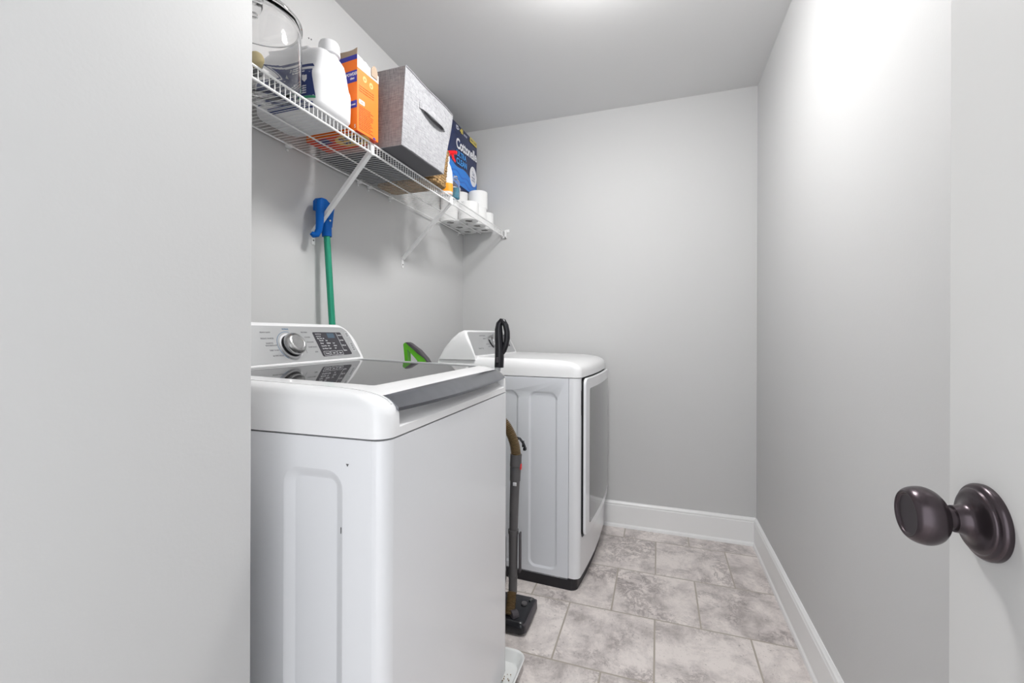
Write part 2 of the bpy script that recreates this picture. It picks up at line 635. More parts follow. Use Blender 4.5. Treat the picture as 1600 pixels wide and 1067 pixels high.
LV = [(0.9355, 0, 0, 0), (0.958, 0, 0, 0), (0.975, 0.001, 0.0003, 0), (0.985, 0.004, 0.001, 0.1), (0.993, 0.010, 0.003, 0.3),
      (1.000, 0.019, 0.006, 0.55), (1.0065, 0.034, 0.010, 0.8), (1.0105, 0.052, 0.016, 0.92), (1.0132, 0.075, 0.024, 1), (1.0145, 0.10, 0.036, 1)]
sh = shell(-0.70, WD, LV, 0.030)
LX0, LX1, LY0, LY1 = -0.545, 0.06, 0.032, 0.668
lidcut = NB()
loft(lidcut, [[Vector((x, y, z)) for x, y in rr2(LX0, LX1, LY0, LY1, 0.03, 6)] for z in (0.992, 1.06)])
scoop = NB()
sec = [(0.06, 0.9440), (0.002, 0.9485), (-0.001, 0.9515), (-0.0045, 0.9545), (-0.009, 0.9570), (-0.015, 0.9600), (-0.021, 0.9645), (-0.025, 0.9705), (-0.027, 0.978), (-0.027, 0.996), (0.06, 0.996)]
loft(scoop, [[Vector((x, y, z)) for x, z in sec] for y in (0.045, WD - 0.045)])
sh2 = boolean(sh, lidcut.copy())
sh2 = boolean(sh2, scoop)
obj('top_shell', sh2, M['shell'], t, ang=30)
lidcut2 = NB()
loft(lidcut2, [[Vector((x, y, z)) for x, y in rr2(LX0 + 0.003, LX1, LY0 + 0.0035, LY1 - 0.0035, 0.028, 6)] for z in (0.9925, 1.06)])
lid = boolean(shell(-0.70, WD, LV, 0.030), lidcut2, 'INTERSECT')
GX0, GX1, GY0, GY1 = -0.53, -0.083, 0.083, 0.640
pocket = NB()
loft(pocket, [[Vector((x, y, z0 + 0.030 * (-x))) for x, y in rr2(GX0, GX1, GY0, GY1, 0.012, 5)] for z0 in (1.008, 1.06)])
lid = boolean(lid, pocket)
lo = obj('lid', lid, M['shell'], t, ang=30)
b = NB()
loft(b, [[Vector((x, y, z0 + 0.030 * (-x))) for x, y in rr2(GX0 + 0.0015, GX1 - 0.0015, GY0 + 0.0015, GY1 - 0.0015, 0.011, 5)] for z0 in (1.0065, 1.0118)])
obj('glass_panel', b, M['glass_dark'], lo)
# bowed chrome handle strip along the lid's front edge
b = NB()
rings = []
N = 28
for i in range(N + 1):
    v = 0.040 + (WD - 0.080) * i / N
    q = (v - WD / 2) / (WD / 2 - 0.040)
    bow = 0.010 * (1 - q * q)
    e = 0.35 if i in (0, N) else (0.8 if i in (1, N - 1) else 1.0)
    top = (-0.036, 1.0075)
    mid = (-0.018 + bow * 0.5, 1.0015)
    low = (0.001 + bow * e, 0.9855 - bow * 0.45)
    lo2 = (0.0005 + bow * e, 0.9795 - bow * 0.45)
    inn = (-0.016 + bow * 0.5, 0.989)
    bk = (-0.034, 0.999)
    rings.append([Vector((x, v, z)) for x, z in (top, mid, low, lo2, inn, bk)])
loft(b, rings)
obj('handle', b, M['chrome'], lo, ang=30)

# console
S0, LL = Vector((-0.54, 0, 1.031)), 0.129
SD = Vector((-0.06, 0, 0.114)).normalized()
NN = Vector((0, 1, 0)).cross(SD)


def console(parent, v0, v1, S0, SD, LL, depth, rend, skin, lean=1.0):
    b = NB()
    rings = []
    vs = []
    K = 9
    for i in range(K):
        vs.append(v0 + rend * (1 - math.cos(PI / 2 * i / (K - 1))))
    vs += [v0 + (v1 - v0) * k for k in (0.3, 0.5, 0.7)]
    for i in range(K):
        vs.append(v1 - rend * (1 - math.sin(PI / 2 * i / (K - 1))))
    for v in vs:
        d = min(v - v0, v1 - v)
        q = min(1.0, d / rend)
        k = 0.42 + 0.58 * math.sqrt(max(0.0, 1 - (1 - q) ** 2))
        H = LL * k
        ft = S0 + SD * H
        ring = [S0, S0 + SD * (H - 0.010), ft + SD * -0.003 + Vector((-0.002, 0, 0)), ft + Vector((-0.010, 0, 0.002))]
        zt = ft.z - S0.z
        for a in (0.25, 0.5, 0.75, 1.0):
            ring.append(Vector((ft.x - 0.012 - (depth - 0.012) * math.sin(a * PI / 2) * (0.35 + 0.65 * a), 0, S0.z - 0.012 + (zt + 0.014) * math.cos(a * PI / 2))))
        ring.append(Vector((S0.x, 0, S0.z - 0.012)))
        rings.append([p + Vector((0, v, 0)) for p in ring])
    loft(b, rings)
    return obj('console', b, skin, parent, ang=50)


con = console(t, 0.004, WD - 0.008, S0, SD, LL, 0.10, 0.055, M['shell'])
CM = frame(S0, (0, 1, 0), SD, NN)


def top_round(v0, v1, s0, s1, r, n=8):
    out = [(v0, s0), (v1 - 0.004, s0), (v1, s0 + 0.006)]
    # big rounded upper right corner, slightly slanted end
    for k in range(n + 1):
        a = PI / 2 * k / n
        out.append((v1 - 0.012 - r + r * math.cos(a), s1 - r + r * math.sin(a)))
    for k in range(n + 1):
        a = PI / 2 + PI / 2 * k / n
        out.append((v0 + 0.012 + r + r * math.cos(a), s1 - r + r * math.sin(a)))
    out.append((v0, s0 + 0.006))
    return out


b = NB()
prism(b, top_round(0.016, 0.666, 0.004, 0.1205, 0.036), -0.002, 0.0012, CM)
obj('control_panel', b, M['silver'], con)
# dial
b = NB()
DM = CM @ Matrix.Translation((0.376, 0.0545, 0.0012))
lathe(b, [(0.001, 0), (0.040, 0), (0.040, 0.0015), (0.037, 0.002), (0.001, 0.002)], 40, DM)
obj('dial_ring', b, M['print_white'], con)
b = NB()
lathe(b, [(0.001, 0.002), (0.032, 0.002), (0.0330, 0.010), (0.0342, 0.0125), (0.0342, 0.017), (0.0334, 0.0205), (0.0310, 0.0245), (0.0265, 0.0280), (0.0225, 0.0290), (0.0215, 0.0285), (0.012, 0.0295), (0.001, 0.030)], 44, DM)
kno = obj('dial', b, M['knob_metal'], con)
b = NB()
lathe(b, [(0.001, 0.0018), (0.0345, 0.0018), (0.0345, 0.005), (0.001, 0.005)], 40, DM)
obj('dial_shadow_gap', b, M['gap'], kno)
# blue arc printed round the dial
b = NB()
arc = [(0.046 * math.cos(R(a)), 0.046 * math.sin(R(a))) for a in range(75, 236, 8)]
arc += [(0.0475 * math.cos(R(a)), 0.0475 * math.sin(R(a))) for a in range(235, 74, -8)]
prism(b, arc, 0.0, 0.0004, DM)
obj('dial_arc', b, M['print_blue'], con)
# display
b = NB()
prism(b, [(0.489, 0.0145), (0.622, 0.0165), (0.626, 0.020), (0.612, 0.098), (0.608, 0.1005), (0.483, 0.1005), (0.481, 0.098), (0.486, 0.018)], 0.001, 0.0020, CM)
dsp = obj('display', b, M['display'], con)
b = NB()
prism(b, rr2(0.541, 0.574, 0.079, 0.0965, 0.002, 2), 0.002, 0.0023, CM)
obj('display_window', b, M['lcd'], dsp)
b = NB()


def ctext(s, v, sy, size, sx=1.0, al='CENTER'):
    text(b, s, size, CM @ Matrix.Translation((v, sy, 0.0024)), 0.0004, al, sx, 1.0, 0.0001)


for r_, row in enumerate((('Normal', 'Eco'), ('Heavy', 'Medium', 'Low'), ('Extra Hot', 'Hot', 'Warm'), ('Eco Warm', 'Cold', 'Off'))):
    for c_, s in enumerate(row):
        ctext(s, 0.496 + 0.028 * c_, 0.070 - 0.0095 * r_, 0.0062, 0.9, 'LEFT')
for c_, s in enumerate(('Temp', 'Soil', 'Spin')):
    ctext(s, 0.508 + 0.031 * c_, 0.0245, 0.0072)
for k in range(3):
    ctext(('o o o o o', 'o o o o', 'dry  hot  on')[k], 0.490, 0.094 - 0.008 * k, 0.0068, 0.95, 'LEFT')
for k, s in enumerate(('Delay End', 'Pre Wash', 'Child Lock', 'Options')):
    ctext(s, 0.592, 0.089 - 0.019 * k, 0.006, 0.75, 'LEFT')
obj('display_lettering', b, M['print_white'], dsp, ang=80)
for c_ in range(3):
    b = NB()
    ring(b, 0.494 + 0.031 * c_, 0.521 + 0.031 * c_, 0.0172, 0.0322, 0.0009, 0.0018, 0.0025, CM, 0.001)
    obj('button_frame', b, M['print_white'], dsp, ang=80)
b = NB()
prism(b, [(0.5865, 0.098), (0.5875, 0.098), (0.592, 0.030), (0.591, 0.030)], 0.0018, 0.0025, CM)
obj('divider_line', b, M['print_white'], dsp, ang=80)
def cp(v, sy):
    return CM @ Matrix.Translation((v, sy, 0.0014))


for s, v, sy in (('HEAVY DUTY', 0.304, 0.099), ('BRIGHT WHITES', 0.303, 0.080), ('SANITIZE', 0.305, 0.065), ('WATERPROOF', 0.308, 0.058),
                 ('DEEP WASH', 0.312, 0.043), ('ACTIVE WEAR', 0.318, 0.026),
                 ('BEDDING', 0.447, 0.100), ('COLORS', 0.452, 0.083), ('DELICATES', 0.455, 0.066), ('HAND WASH', 0.458, 0.049), ('SPIN', 0.466, 0.032)):
    letters('cycle_lettering', M['print_grey'], con, [[(s, 0.0062, cp(v, sy), 'CENTER', 0.95)]])
LEDS = ((0.632, 0.650, 0.083, 0.100), (0.636, 0.655, 0.028, 0.062))
for (x0, x1, y0, y1) in LEDS:
    letters('indicator_lettering', M['print_grey'], con, [[('LED', 0.0055, cp((x0 + x1) / 2, y1 - 0.005 - 0.008 * k), 'CENTER', 0.9) for k in range(int((y1 - y0) / 0.008))]])
for (x0, x1, y0, y1) in LEDS:
    b = NB()
    ring(b, x0, x1, y0, y1, 0.0012, 0.001, 0.0016, CM, 0.002)
    obj('indicator_frame', b, M['print_white'], con, ang=80)
b = NB()
text(b, 'NORMAL', 0.0062, CM @ Matrix.Translation((0.379, 0.110, 0.0014)), 0.0004, 'CENTER', 0.95, 1.0, 0.0001)
obj('cycle_lettering', b, M['print_blue'], con, ang=80)
b = NB()
prism(b, [(0.4245, 0.052), (0.4258, 0.052), (0.427, 0.030), (0.4257, 0.030)], 0.001, 0.0016, CM)
obj('dial_mark', b, M['print_grey'], con, ang=80)

# ------------------------------------------------------------------ clothes dryer
t = thing('clothes_dryer', 'white front-load dryer with tinted square door in the far corner', 'clothes dryer', (-0.370, 1.86, 0), R(-2.5))
dry = t
FX = 0.048     # front plane of the bezel
BOW = 0.014


def bowed(x0, x1, w, r, n=8):
    """outline of the dryer from above: flat back, bowed front between rounded corners"""
    out = [(x0, w), (x0, 0.0)]
    rr = r
    for k in range(n + 1):
        a = -PI / 2 + PI / 2 * k / n
        out.append((x1 - rr + rr * math.cos(a), rr + rr * math.sin(a)))
    for k in range(1, 10):
        q = k / 10.0
        out.append((x1 + BOW * 4 * q * (1 - q), rr + (w - 2 * rr) * q))
    for k in range(n + 1):
        a = PI / 2 * k / n
        out.append((x1 - rr + rr * math.cos(a), w - rr + rr * math.sin(a)))
    return out


b = NB()
loft(b, [[Vector((x, y, z)) for x, y in rr2(-0.66, -0.001, 0, WD, 0.003, 2)] for z in (0.045, 0.924)])
pc = NB()
for (x0, x1) in ((-0.186, -0.052), (-0.370, -0.236)):
    press_cutter(x0, x1, 0.072, 0.862, 0.0, r=0.034, d=0.006, bv=0.010, b=pc)
b = boolean(b, pc)
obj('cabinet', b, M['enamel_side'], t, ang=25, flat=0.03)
b = NB()
loft(b, [[Vector((x, y, z)) for x, y in bowed(0.0008, FX, WD, 0.030)] for z in (0.052, 0.924)])
rec = NB()
RM = frame((0, 0, 0), (0, 1, 0), (0, 0, 1), (1, 0, 0))
prism(rec, rr2(0.034, 0.655, 0.215, 0.96, 0.03), 0.036, 0.12, RM)
b = boolean(b, rec)
obj('front_bezel', b, M['enamel'], t, ang=25)
b = NB()
prism(b, rr2(0.028, 0.662, 0.222, 0.925, 0.03), 0.0355, 0.037, RM)
obj('door_gap', b, M['gap'], t)
b = NB()
loft(b, [[Vector((x, y, z)) for x, y in bowed(-0.64, FX - 0.012, WD, 0.03)] for z in (0.0, 0.05)])
obj('kick_plate', b, M['kick'], t)
LVD = [(0.927, 0, 0, 0), (0.950, 0, 0, 0), (0.962, 0.002, 0.0004, 0), (0.972, 0.008, 0.0015, 0.1), (0.981, 0.018, 0.004, 0.3),
       (0.989, 0.034, 0.008, 0.55), (0.995, 0.055, 0.013, 0.8), (0.9985, 0.080, 0.020, 0.95), (1.0005, 0.11, 0.03, 1), (1.0015, 0.15, 0.045, 1)]
b = NB()
rings = []
for z, fi, si, k in LVD:
    rings.append([Vector((x, y, z + k * 0.016 * (-x))) for x, y in
                  [(px_, si + (WD - 2 * si) * py_ / WD) for px_, py_ in bowed(-0.66 + si * 0.3, FX + 0.004 - fi, WD, 0.034)]])
loft(b, rings)
obj('top_shell', b, M['shell'], t, ang=30)
# door: bowed slab with window
def bowslab(poly_fn, d0, d1):
    b = NB()
    prism(b, poly_fn, d0, d1, RM)
    bmesh.ops.subdivide_edges(b, edges=[e for e in b.edges if abs(e.verts[0].co.y - e.verts[1].co.y) > 0.2], cuts=9)
    return b


def door_slab(v0, v1, z0, z1, x0, x1, r, nv=14):
    """slab across the dryer's front that follows the bow; rounded corners"""
    b = NB()
    rings = []
    for i in range(nv * 3 + 1):
        # finer steps at the rounded ends
        pass
    vs = [v0 + r * (1 - math.cos(PI / 2 * k / 7)) for k in range(8)] + [v0 + r + (v1 - v0 - 2 * r) * k / nv for k in range(1, nv)] + [v1 - r * (1 - math.sin(PI / 2 * k / 7)) for k in range(8)]
    for v in vs:
        d = min(v - v0, v1 - v)
        ins = r - math.sqrt(max(0, r * r - (r - min(d, r)) ** 2))
        q = (v - 0.03) / (WD - 0.06)
        bw = BOW * 4 * q * (1 - q)
        za, zb = z0 + ins, z1 - ins
        e = 0.003
        rings.append([Vector((x0 + bw, v, za)), Vector((x0 + bw, v, zb)), Vector((x1 + bw - e, v, zb)), Vector((x1 + bw, v, zb - e)), Vector((x1 + bw, v, za + e)), Vector((x1 + bw - e, v, za))])
    loft(b, rings)
    return b


d = obj('door', door_slab(0.038, 0.652, 0.226, 0.922, FX + 0.008, FX + 0.019, 0.028), M['enamel'], t, ang=40)
obj('door_gap_shade', door_slab(0.0395, 0.6505, 0.2275, 0.9205, 0.040, FX + 0.010, 0.028), M['gap'], d, ang=40)  # dark strip added between door and bezel, stands in for the shaded gap
obj('door_window', door_slab(0.100, 0.645, 0.262, 0.875, FX + 0.010, FX + 0.0202, 0.012), M['door_glass'], d, ang=40)
b = NB()
prism(b, rr2(0.030, 0.037, 0.76, 0.87, 0.003, 3), FX - 0.006, FX + 0.003, RM)
obj('door_handle_recess', b, M['gap'], t)
# console
S1 = Vector((-0.455, 0, 1.006))
SD1 = Vector((-0.062, 0, 0.128)).normalized()
LL1 = 0.142
con = console(t, -0.004, 0.560, S1, SD1, LL1, 0.150, 0.035, M['shell'])
CM1 = frame(S1, (0, 1, 0), SD1, Vector((0, 1, 0)).cross(SD1))
b = NB()
prism(b, top_round(0.012, 0.545, 0.009, 0.134, 0.016), -0.002, 0.0012, CM1)
obj('control_panel', b, M['silver'], con)
b = NB()
DM = CM1 @ Matrix.Translation((0.272, 0.078, 0.0012))
lathe(b, [(0.001, 0), (0.033, 0), (0.0335, 0.012), (0.0335, 0.022), (0.030, 0.028), (0.024, 0.029), (0.001, 0.031)], 40, DM)
obj('dial', b, M['knob_metal'], con)
b = NB()
prism(b, [(0.37, 0.045), (0.50, 0.045), (0.50, 0.118), (0.365, 0.118)], 0.001, 0.002, CM1)
obj('display', b, M['display'], con)
for s, v, sy, sz in (('NORMAL', 0.20, 0.112, 0.007), ('HEAVY DUTY', 0.165, 0.112, 0.007), ('BEDDING', 0.19, 0.096, 0.007), ('TIME DRY', 0.20, 0.064, 0.007), ('DELICATES', 0.215, 0.050, 0.007), ('Sensor Dry', 0.105, 0.043, 0.012)):
    letters('cycle_lettering', M['print_grey'], con, [[(s, sz, CM1 @ Matrix.Translation((v, sy, 0.0014)), 'CENTER', 1.0)]], bold=0.00015)
b = NB()
tube(b, [DM @ Vector((0.037 * math.cos(R(a)), 0.037 * math.sin(R(a)), 0.001)) for a in range(160, 251, 10)], 0.0022, 6)
obj('dial_arc', b, M['kick'], con)

# ------------------------------------------------------------------ wire shelf
ZD = 1.771
XF = -0.934
t = thing('wire_shelf', 'white vinyl-coated wire shelf mounted along the left wall', 'shelf', (0, 0, 0))
shelf = t
y0, y1 = YP + 0.01, YB - 0.012
b = NB()
y = y0 + 0.008
while y < y1:
    tube(b, [(XL + 0.012, y, ZD - 0.0015), (XF - 0.004, y, ZD - 0.0015), (XF, y, ZD - 0.006), (XF, y, ZD - 0.034)], [0.00105, 0.00105, 0.0013, 0.0014], 5)
    y += 0.0163
obj('deck_wires', b, M['wire'], t, ang=80)
b = NB()
tube(b, [(XF + 0.0015, y0, ZD - 0.0034), (XF + 0.0015, y1, ZD - 0.0034)], 0.0032, 8)
obj('front_rail', b, M['wire'], t)
b = NB()
tube(b, [(XF - 0.001, y0, ZD - 0.034), (XF - 0.001, y1, ZD - 0.034)], 0.0034, 8)
obj('lip_rail', b, M['wire'], t)
b = NB()
tube(b, [(-1.09, y0, ZD - 0.0055), (-1.09, y1, ZD - 0.0055)], 0.0028, 8)
obj('middle_rail', b, M['wire'], t)
b = NB()
tube(b, [(XL + 0.016, y0, ZD - 0.0055), (XL + 0.016, y1, ZD - 0.0055)], 0.0032, 8)
obj('back_rail', b, M['wire'], t)
for cy_ in (0.75, 1.16, 1.53, 1.60, 1.76, 2.20, 2.50):
    b = NB()
    box(b, XL, XL + 0.022, cy_ - 0.008, cy_ + 0.008, ZD - 0.013, ZD - 0.0015, 0.003)
    lathe(b, [(0.004, 0), (0.0035, 0.006), (0.001, 0.007)], 8, frame((XL + 0.004, cy_, ZD - 0.018), (1, 0, 0), (0, 1, 0), (0, 0, -1)))
    obj('wall_clip', b, M['wire'], t)
# braces: flat V-channel struts from lip to wall with a screwed foot
for ya, yb in ((1.243, 1.281), (1.842, 1.874)):
    p0, p1 = Vector((XF - 0.004, ya, ZD - 0.036)), Vector((XL + 0.006, yb, 1.492))
    b = NB()
    X = (p1 - p0).normalized()
    Y = Vector((0, 1, 0))
    Y = (Y - X * Y.dot(X)).normalized()
    Z = X.cross(Y)
    BM_ = frame(p0, X, Y, Z)
    L_ = (p1 - p0).length
    sec = [(-0.008, -0.003), (-0.008, 0.010), (-0.007, 0.011), (-0.006, 0.0105), (-0.0055, -0.0005), (0.0055, -0.0005), (0.006, 0.0105), (0.007, 0.011), (0.008, 0.010), (0.008, -0.003)]
    loft(b, [[BM_ @ Vector((s_, yy, -zz)) for yy, zz in sec] for s_ in (0.0, L_)])
    box(b, XF - 0.010, XF + 0.006, ya - 0.008, ya + 0.008, ZD - 0.042, ZD - 0.004, 0.002)
    br = obj('support_brace', b, M['wire'], t)
    b = NB()
    box(b, XL + 0.0003, XL + 0.003, yb - 0.009, yb + 0.009, 1.448, 1.500, 0.001)
    f_ = obj('foot_plate', b, M['wire'], br)
    b = NB()
    lathe(b, [(0.0035, 0), (0.003, 0.0015), (0.001, 0.002)], 10, frame((XL + 0.003, yb, 1.464), (0, 1, 0), (0, 0, 1), (1, 0, 0)))
    obj('screw', b, M['darkgrey'], br)
# end bracket on the back wall
b = NB()
box(b, XF - 0.012, XF + 0.020, YB - 0.016, YB, ZD - 0.046, ZD - 0.036, 0.002)
box(b, XF + 0.006, XF + 0.018, YB - 0.016, YB, ZD - 0.046, ZD + 0.004, 0.002)
box(b, XF - 0.014, XF - 0.006, YB - 0.016, YB, ZD - 0.046, ZD + 0.002, 0.002)
box(b, XF + 0.012, XF + 0.036, YB - 0.006, YB, ZD - 0.010, ZD + 0.010, 0.003)
obj('end_bracket', b, M['wire'], t)
ZS = ZD + 0.0005

# ------------------------------------------------------------------ glass jar with felt balls
JX, JY = -1.018, 0.856
t = thing('glass_jar', 'large clear glass jar with lid on near end of wire shelf', 'jar', (JX, JY, ZS))
b = NB()
JR = 0.117
lathe(b, [(0.001, 0.0), (JR - 0.02, 0.0), (JR - 0.006, 0.004), (JR, 0.016), (JR, 0.145), (JR - 0.003, 0.153), (JR - 0.006, 0.157), (JR - 0.006, 0.166), (JR - 0.010, 0.166), (JR - 0.010, 0.156), (JR - 0.006, 0.144), (JR - 0.006, 0.02), (JR - 0.014, 0.010), (0.001, 0.008)], 72)
obj('jar_body', b, M['glass'], t, ang=60)
b = NB()
lathe(b, [(0.001, 0.170), (JR - 0.012, 0.1675), (JR - 0.001, 0.1675), (JR + 0.002, 0.171), (JR + 0.002, 0.178), (JR - 0.002, 0.183), (JR - 0.014, 0.186), (0.03, 0.192), (0.001, 0.193)], 72)
ld = obj('lid', b, M['glass'], t, ang=60)
b = NB()
lathe(b, [(0.012, 0.191), (0.011, 0.198), (0.018, 0.206), (0.022, 0.216), (0.018, 0.226), (0.001, 0.230)], 28)
obj('lid_knob', b, M['glass'], ld)
for i, (dx, dy, r, m, lab) in enumerate(((0.036, -0.022, 0.0185, 'felt_grey', 'mid grey felt dryer ball in the glass jar'), (0.036, 0.040, 0.0175, 'felt_slate', 'slate blue felt dryer ball in the glass jar'), (0.070, -0.048, 0.0165, 'felt_tan', 'pale tan felt dryer ball in the glass jar'))):
    b = NB()
    bmesh.ops.create_icosphere(b, subdivisions=4, radius=r)
    for v in b.verts:
        v.co *= 1 + random.uniform(-0.015, 0.015)
    o = obj('dryer_ball', b, M[m])
    o.location = (JX + dx, JY + dy, ZS + 0.0095 + r)
    tag(o, lab, 'dryer ball', 'felt balls in the jar')

# ------------------------------------------------------------------ white detergent jug
JC = Vector((-1.048, 1.063, ZS))
t = thing('detergent_jug', 'white plastic detergent jug with navy label between glass jar and orange box', 'jug', JC)
#        z      hx_front hx_back hy
JS = [(0.000, 0.112, 0.112, 0.070), (0.004, 0.120, 0.120, 0.078), (0.014, 0.1265, 0.126, 0.0825), (0.045, 0.1275, 0.128, 0.0830), (0.090, 0.128, 0.130, 0.0825), (0.100, 0.1265, 0.130, 0.081), (0.108, 0.1235, 0.130, 0.078),
      (0.130, 0.122, 0.129, 0.072), (0.155, 0.121, 0.128, 0.065), (0.175, 0.118, 0.126, 0.058), (0.189, 0.110, 0.118, 0.050), (0.197, 0.098, 0.105, 0.042), (0.201, 0.080, 0.085, 0.030)]


def jug_sec(z):
    for (a, b_) in zip(JS, JS[1:]):
        if a[0] <= z <= b_[0]:
            q = (z - a[0]) / (b_[0] - a[0])
            return [a[i] + q * (b_[i] - a[i]) for i in range(1, 4)]
    return JS[-1][1:]


def jug_ring(z, off=0.0, n=56):
    xf, xb, hy = jug_sec(z)
    out = []
    for i in range(n):
        a = 2 * PI * i / n
        c, s = math.cos(a), math.sin(a)
        ex = 2 / 5.5
        x = (xf if c > 0 else xb) * abs(c) ** ex * (1 if c > 0 else -1)
        y = hy * abs(s) ** ex * (1 if s > 0 else -1)
        out.append(Vector((x, y, z)))
    return out


b = NB()
zs = sorted({s[0] for s in JS} | {0.02 * k for k in range(10)})
loft(b, [jug_ring(z) for z in zs])
jb = obj('body', b, M['jug'], t, ang=70)
# thumb dent crease on the front
b = NB()
lathe(b, [(0.026, 0.188), (0.027, 0.200), (0.024, 0.203), (0.0315, 0.205), (0.0325, 0.209), (0.0305, 0.236), (0.027, 0.243), (0.018, 0.2465), (0.001, 0.247)], 36, Matrix.Translation((0.078, 0.018, 0)))
obj('cap', b, M['jug'], t)
b = NB()
tube(b, [(0.034, 0.006, 0.193), (0.028, 0.006, 0.216), (0.010, 0.006, 0.230), (-0.030, 0.006, 0.231), (-0.072, 0.006, 0.216), (-0.105, 0.004, 0.180), (-0.112, 0.002, 0.150)], [0.014, 0.014, 0.013, 0.0125, 0.013, 0.014, 0.016], 14, flat=1.15)
obj('handle', b, M['jug'], t)


def jug_face_y(x, z, off):
    xf, xb, hy = jug_sec(z)
    xx = xf if x > 0 else xb
    q = min(0.999, abs(x / xx))
    return -hy * (1 - q ** 5.5) ** (1 / 5.5) - off


def jug_patch(name, m, x0, x1, z0, z1, off, parent, nx=14, nz=10, cut=0.0):
    b = NB()
    g0, g1 = [], []
    for j in range(nz + 1):
        z = z0 + (z1 - z0) * j / nz
        xs0, xs1 = x0, x1 - cut * (j / nz)
        g0.append([b.verts.new((xs0 + (xs1 - xs0) * i / nx, jug_face_y(xs0 + (xs1 - xs0) * i / nx, z, off), z)) for i in range(nx + 1)])
        g1.append([b.verts.new((xs0 + (xs1 - xs0) * i / nx, jug_face_y(xs0 + (xs1 - xs0) * i / nx, z, off - 0.0008), z)) for i in range(nx + 1)])
    for j in range(nz):
        for i in range(nx):
            b.faces.new((g0[j][i], g0[j][i + 1], g0[j + 1][i + 1], g0[j + 1][i]))
            b.faces.new((g1[j][i], g1[j + 1][i], g1[j + 1][i + 1], g1[j][i + 1]))
    return obj(name, b, m, parent, ang=80, recalc=False)


lb = jug_patch('label', M['navy'], -0.10, 0.112, 0.030, 0.110, 0.0006, jb, cut=0.012)
jug_patch('label_top_band', M['navy'], -0.10, 0.104, 0.1185, 0.128, 0.0006, lb, cut=0.006, nz=3)
jug_patch('label_white_band', M['print_white'], -0.10, 0.104, 0.1105, 0.1180, 0.0006, lb, nz=3)
jug_patch('label_green_band', M['label_green'], -0.03, 0.112, 0.0225, 0.0296, 0.0006, lb, nz=3)
for z in (0.0085, 0.001):
    jug_patch('label_foot_band', M['navy'], -0.06, 0.104, z, z + 0.005, 0.0006, lb, nz=2)
b = NB()


def jt(s, size, x, z, al='LEFT', sx=1.0):
    yv = jug_face_y(x, z, 0.0012)
    y2 = jug_face_y(x + 0.02, z, 0.0012)
    y3 = jug_face_y(x, z + 0.01, 0.0012)
    X = Vector((0.02, y2 - yv, 0))
    Y = Vector((0, y3 - yv, 0.01))
    text(b, s, size, frame((x, yv, z), X, Y, X.cross(Y)), 0.0005, al, sx, 1.0, 0.0002)


jt('3', 0.017, 0.026, 0.098)
obj('label_number', b, M['print_white'], lb, ang=80)
b = NB()
for k in range(3):
    jt(('powerful clean', 'fresh linen', 'for every load')[k], 0.0068, 0.038, 0.103 - 0.007 * k)
obj('label_lettering', b, M['print_white'], lb, ang=80)
b = NB()
for k in range(4):
    jt('deep cleaning for all machines', 0.0058, 0.018, 0.058 - 0.0066 * k)
obj('label_lettering', b, M['print_white'], lb, ang=80)
b = NB()
jm = frame((0.080, jug_face_y(0.080, 0.080, 0.0012), 0.080), (1, 0, 0), (0, 0, 1), (0, -1, 0))
prism(b, [(-0.008, 0.009), (0.008, 0.009), (0.008, -0.003), (0, -0.010), (-0.008, -0.003)], -0.0006, 0.0006, jm)
obj('shield_icon', b, M['print_white'], lb)
b = NB()
jm = frame((0.012, jug_face_y(0.012, 0.076, 0.0012), 0.076), (1, 0, 0), (0, 0, 1), (0, -1, 0))
prism(b, [(0, 0.011), (0.007, -0.003), (0.004, -0.009), (-0.004, -0.009), (-0.007, -0.003)], -0.0006, 0.0006, jm)
obj('drop_icon', b, M['print_white'], lb)
b = NB()
jt('#1', 0.012, 0.066, 0.0165)
obj('label_number', b, M['navy'], lb, ang=80)

# ------------------------------------------------------------------ orange powder box
t = thing('powder_box', 'torn-open orange and blue cardboard powder box beside the white jug', 'box', (-0.922, 1.152, ZS + 0.0008), R(-5.0))
BD, BW = -0.226, 0.099
b = NB()
BH = 0.214
for x0, x1, y0_, y1_ in ((BD, 0, 0, 0.0012), (BD, 0, BW - 0.0012, BW), (BD, BD + 0.0012, 0.0012, BW - 0.0012), (-0.0012, 0, 0.0012, BW - 0.0012)):
    box(b, x0, x1, y0_, y1_, 0.001, 0.207 if x0 == -0.0012 else (0.2325 if y0_ == 0 else BH))
bo = obj('carton', b, M['orange'], t)
b = NB()
box(b, BD + 0.0005, -0.0005, 0.0005, BW - 0.0005, 0.0, 0.0011)
obj('bottom_panel', b, M['red_card'], bo)
# raised back flap of the narrow side and torn white flap on the front
b = NB()
n = 12
top = [(BD + (0 - BD) * i / n, 0.266 + 0.004 * math.sin(i * 1.7) + random.uniform(-0.003, 0.003)) for i in range(n + 1)]
prism(b, [(BD, 0.2325), (-0.002, 0.2325)] + list(reversed(top)), 0, 0.0012, frame((0, 0.0012, 0), (1, 0, 0), (0, 0, 1), (0, -1, 0)))
obj('torn_flap', b, M['kraft'], bo)
b = NB()
n = 14
top = [(BW * i / n, 0.244 - 0.016 * (i / n) + (0.014 if i in (10, 11) else 0) + random.uniform(-0.003, 0.003)) for i in range(n + 1)]
prism(b, [(0, 0.2045), (BW, 0.2005)] + list(reversed(top)), 0, 0.0012, frame((-0.0004, 0, 0), (0, 1, 0), (0, 0, 1), (1, 0, 0)) @ Matrix.Rotation(R(0), 4, 'X'))
obj('torn_flap', b, M['card_white'], bo)
b = NB()
n = 8
top = [(BW * (0.62 + 0.3 * i / n), 0.232 + 0.016 * math.sin(PI * i / n) + random.uniform(-0.002, 0.002)) for i in range(n + 1)]
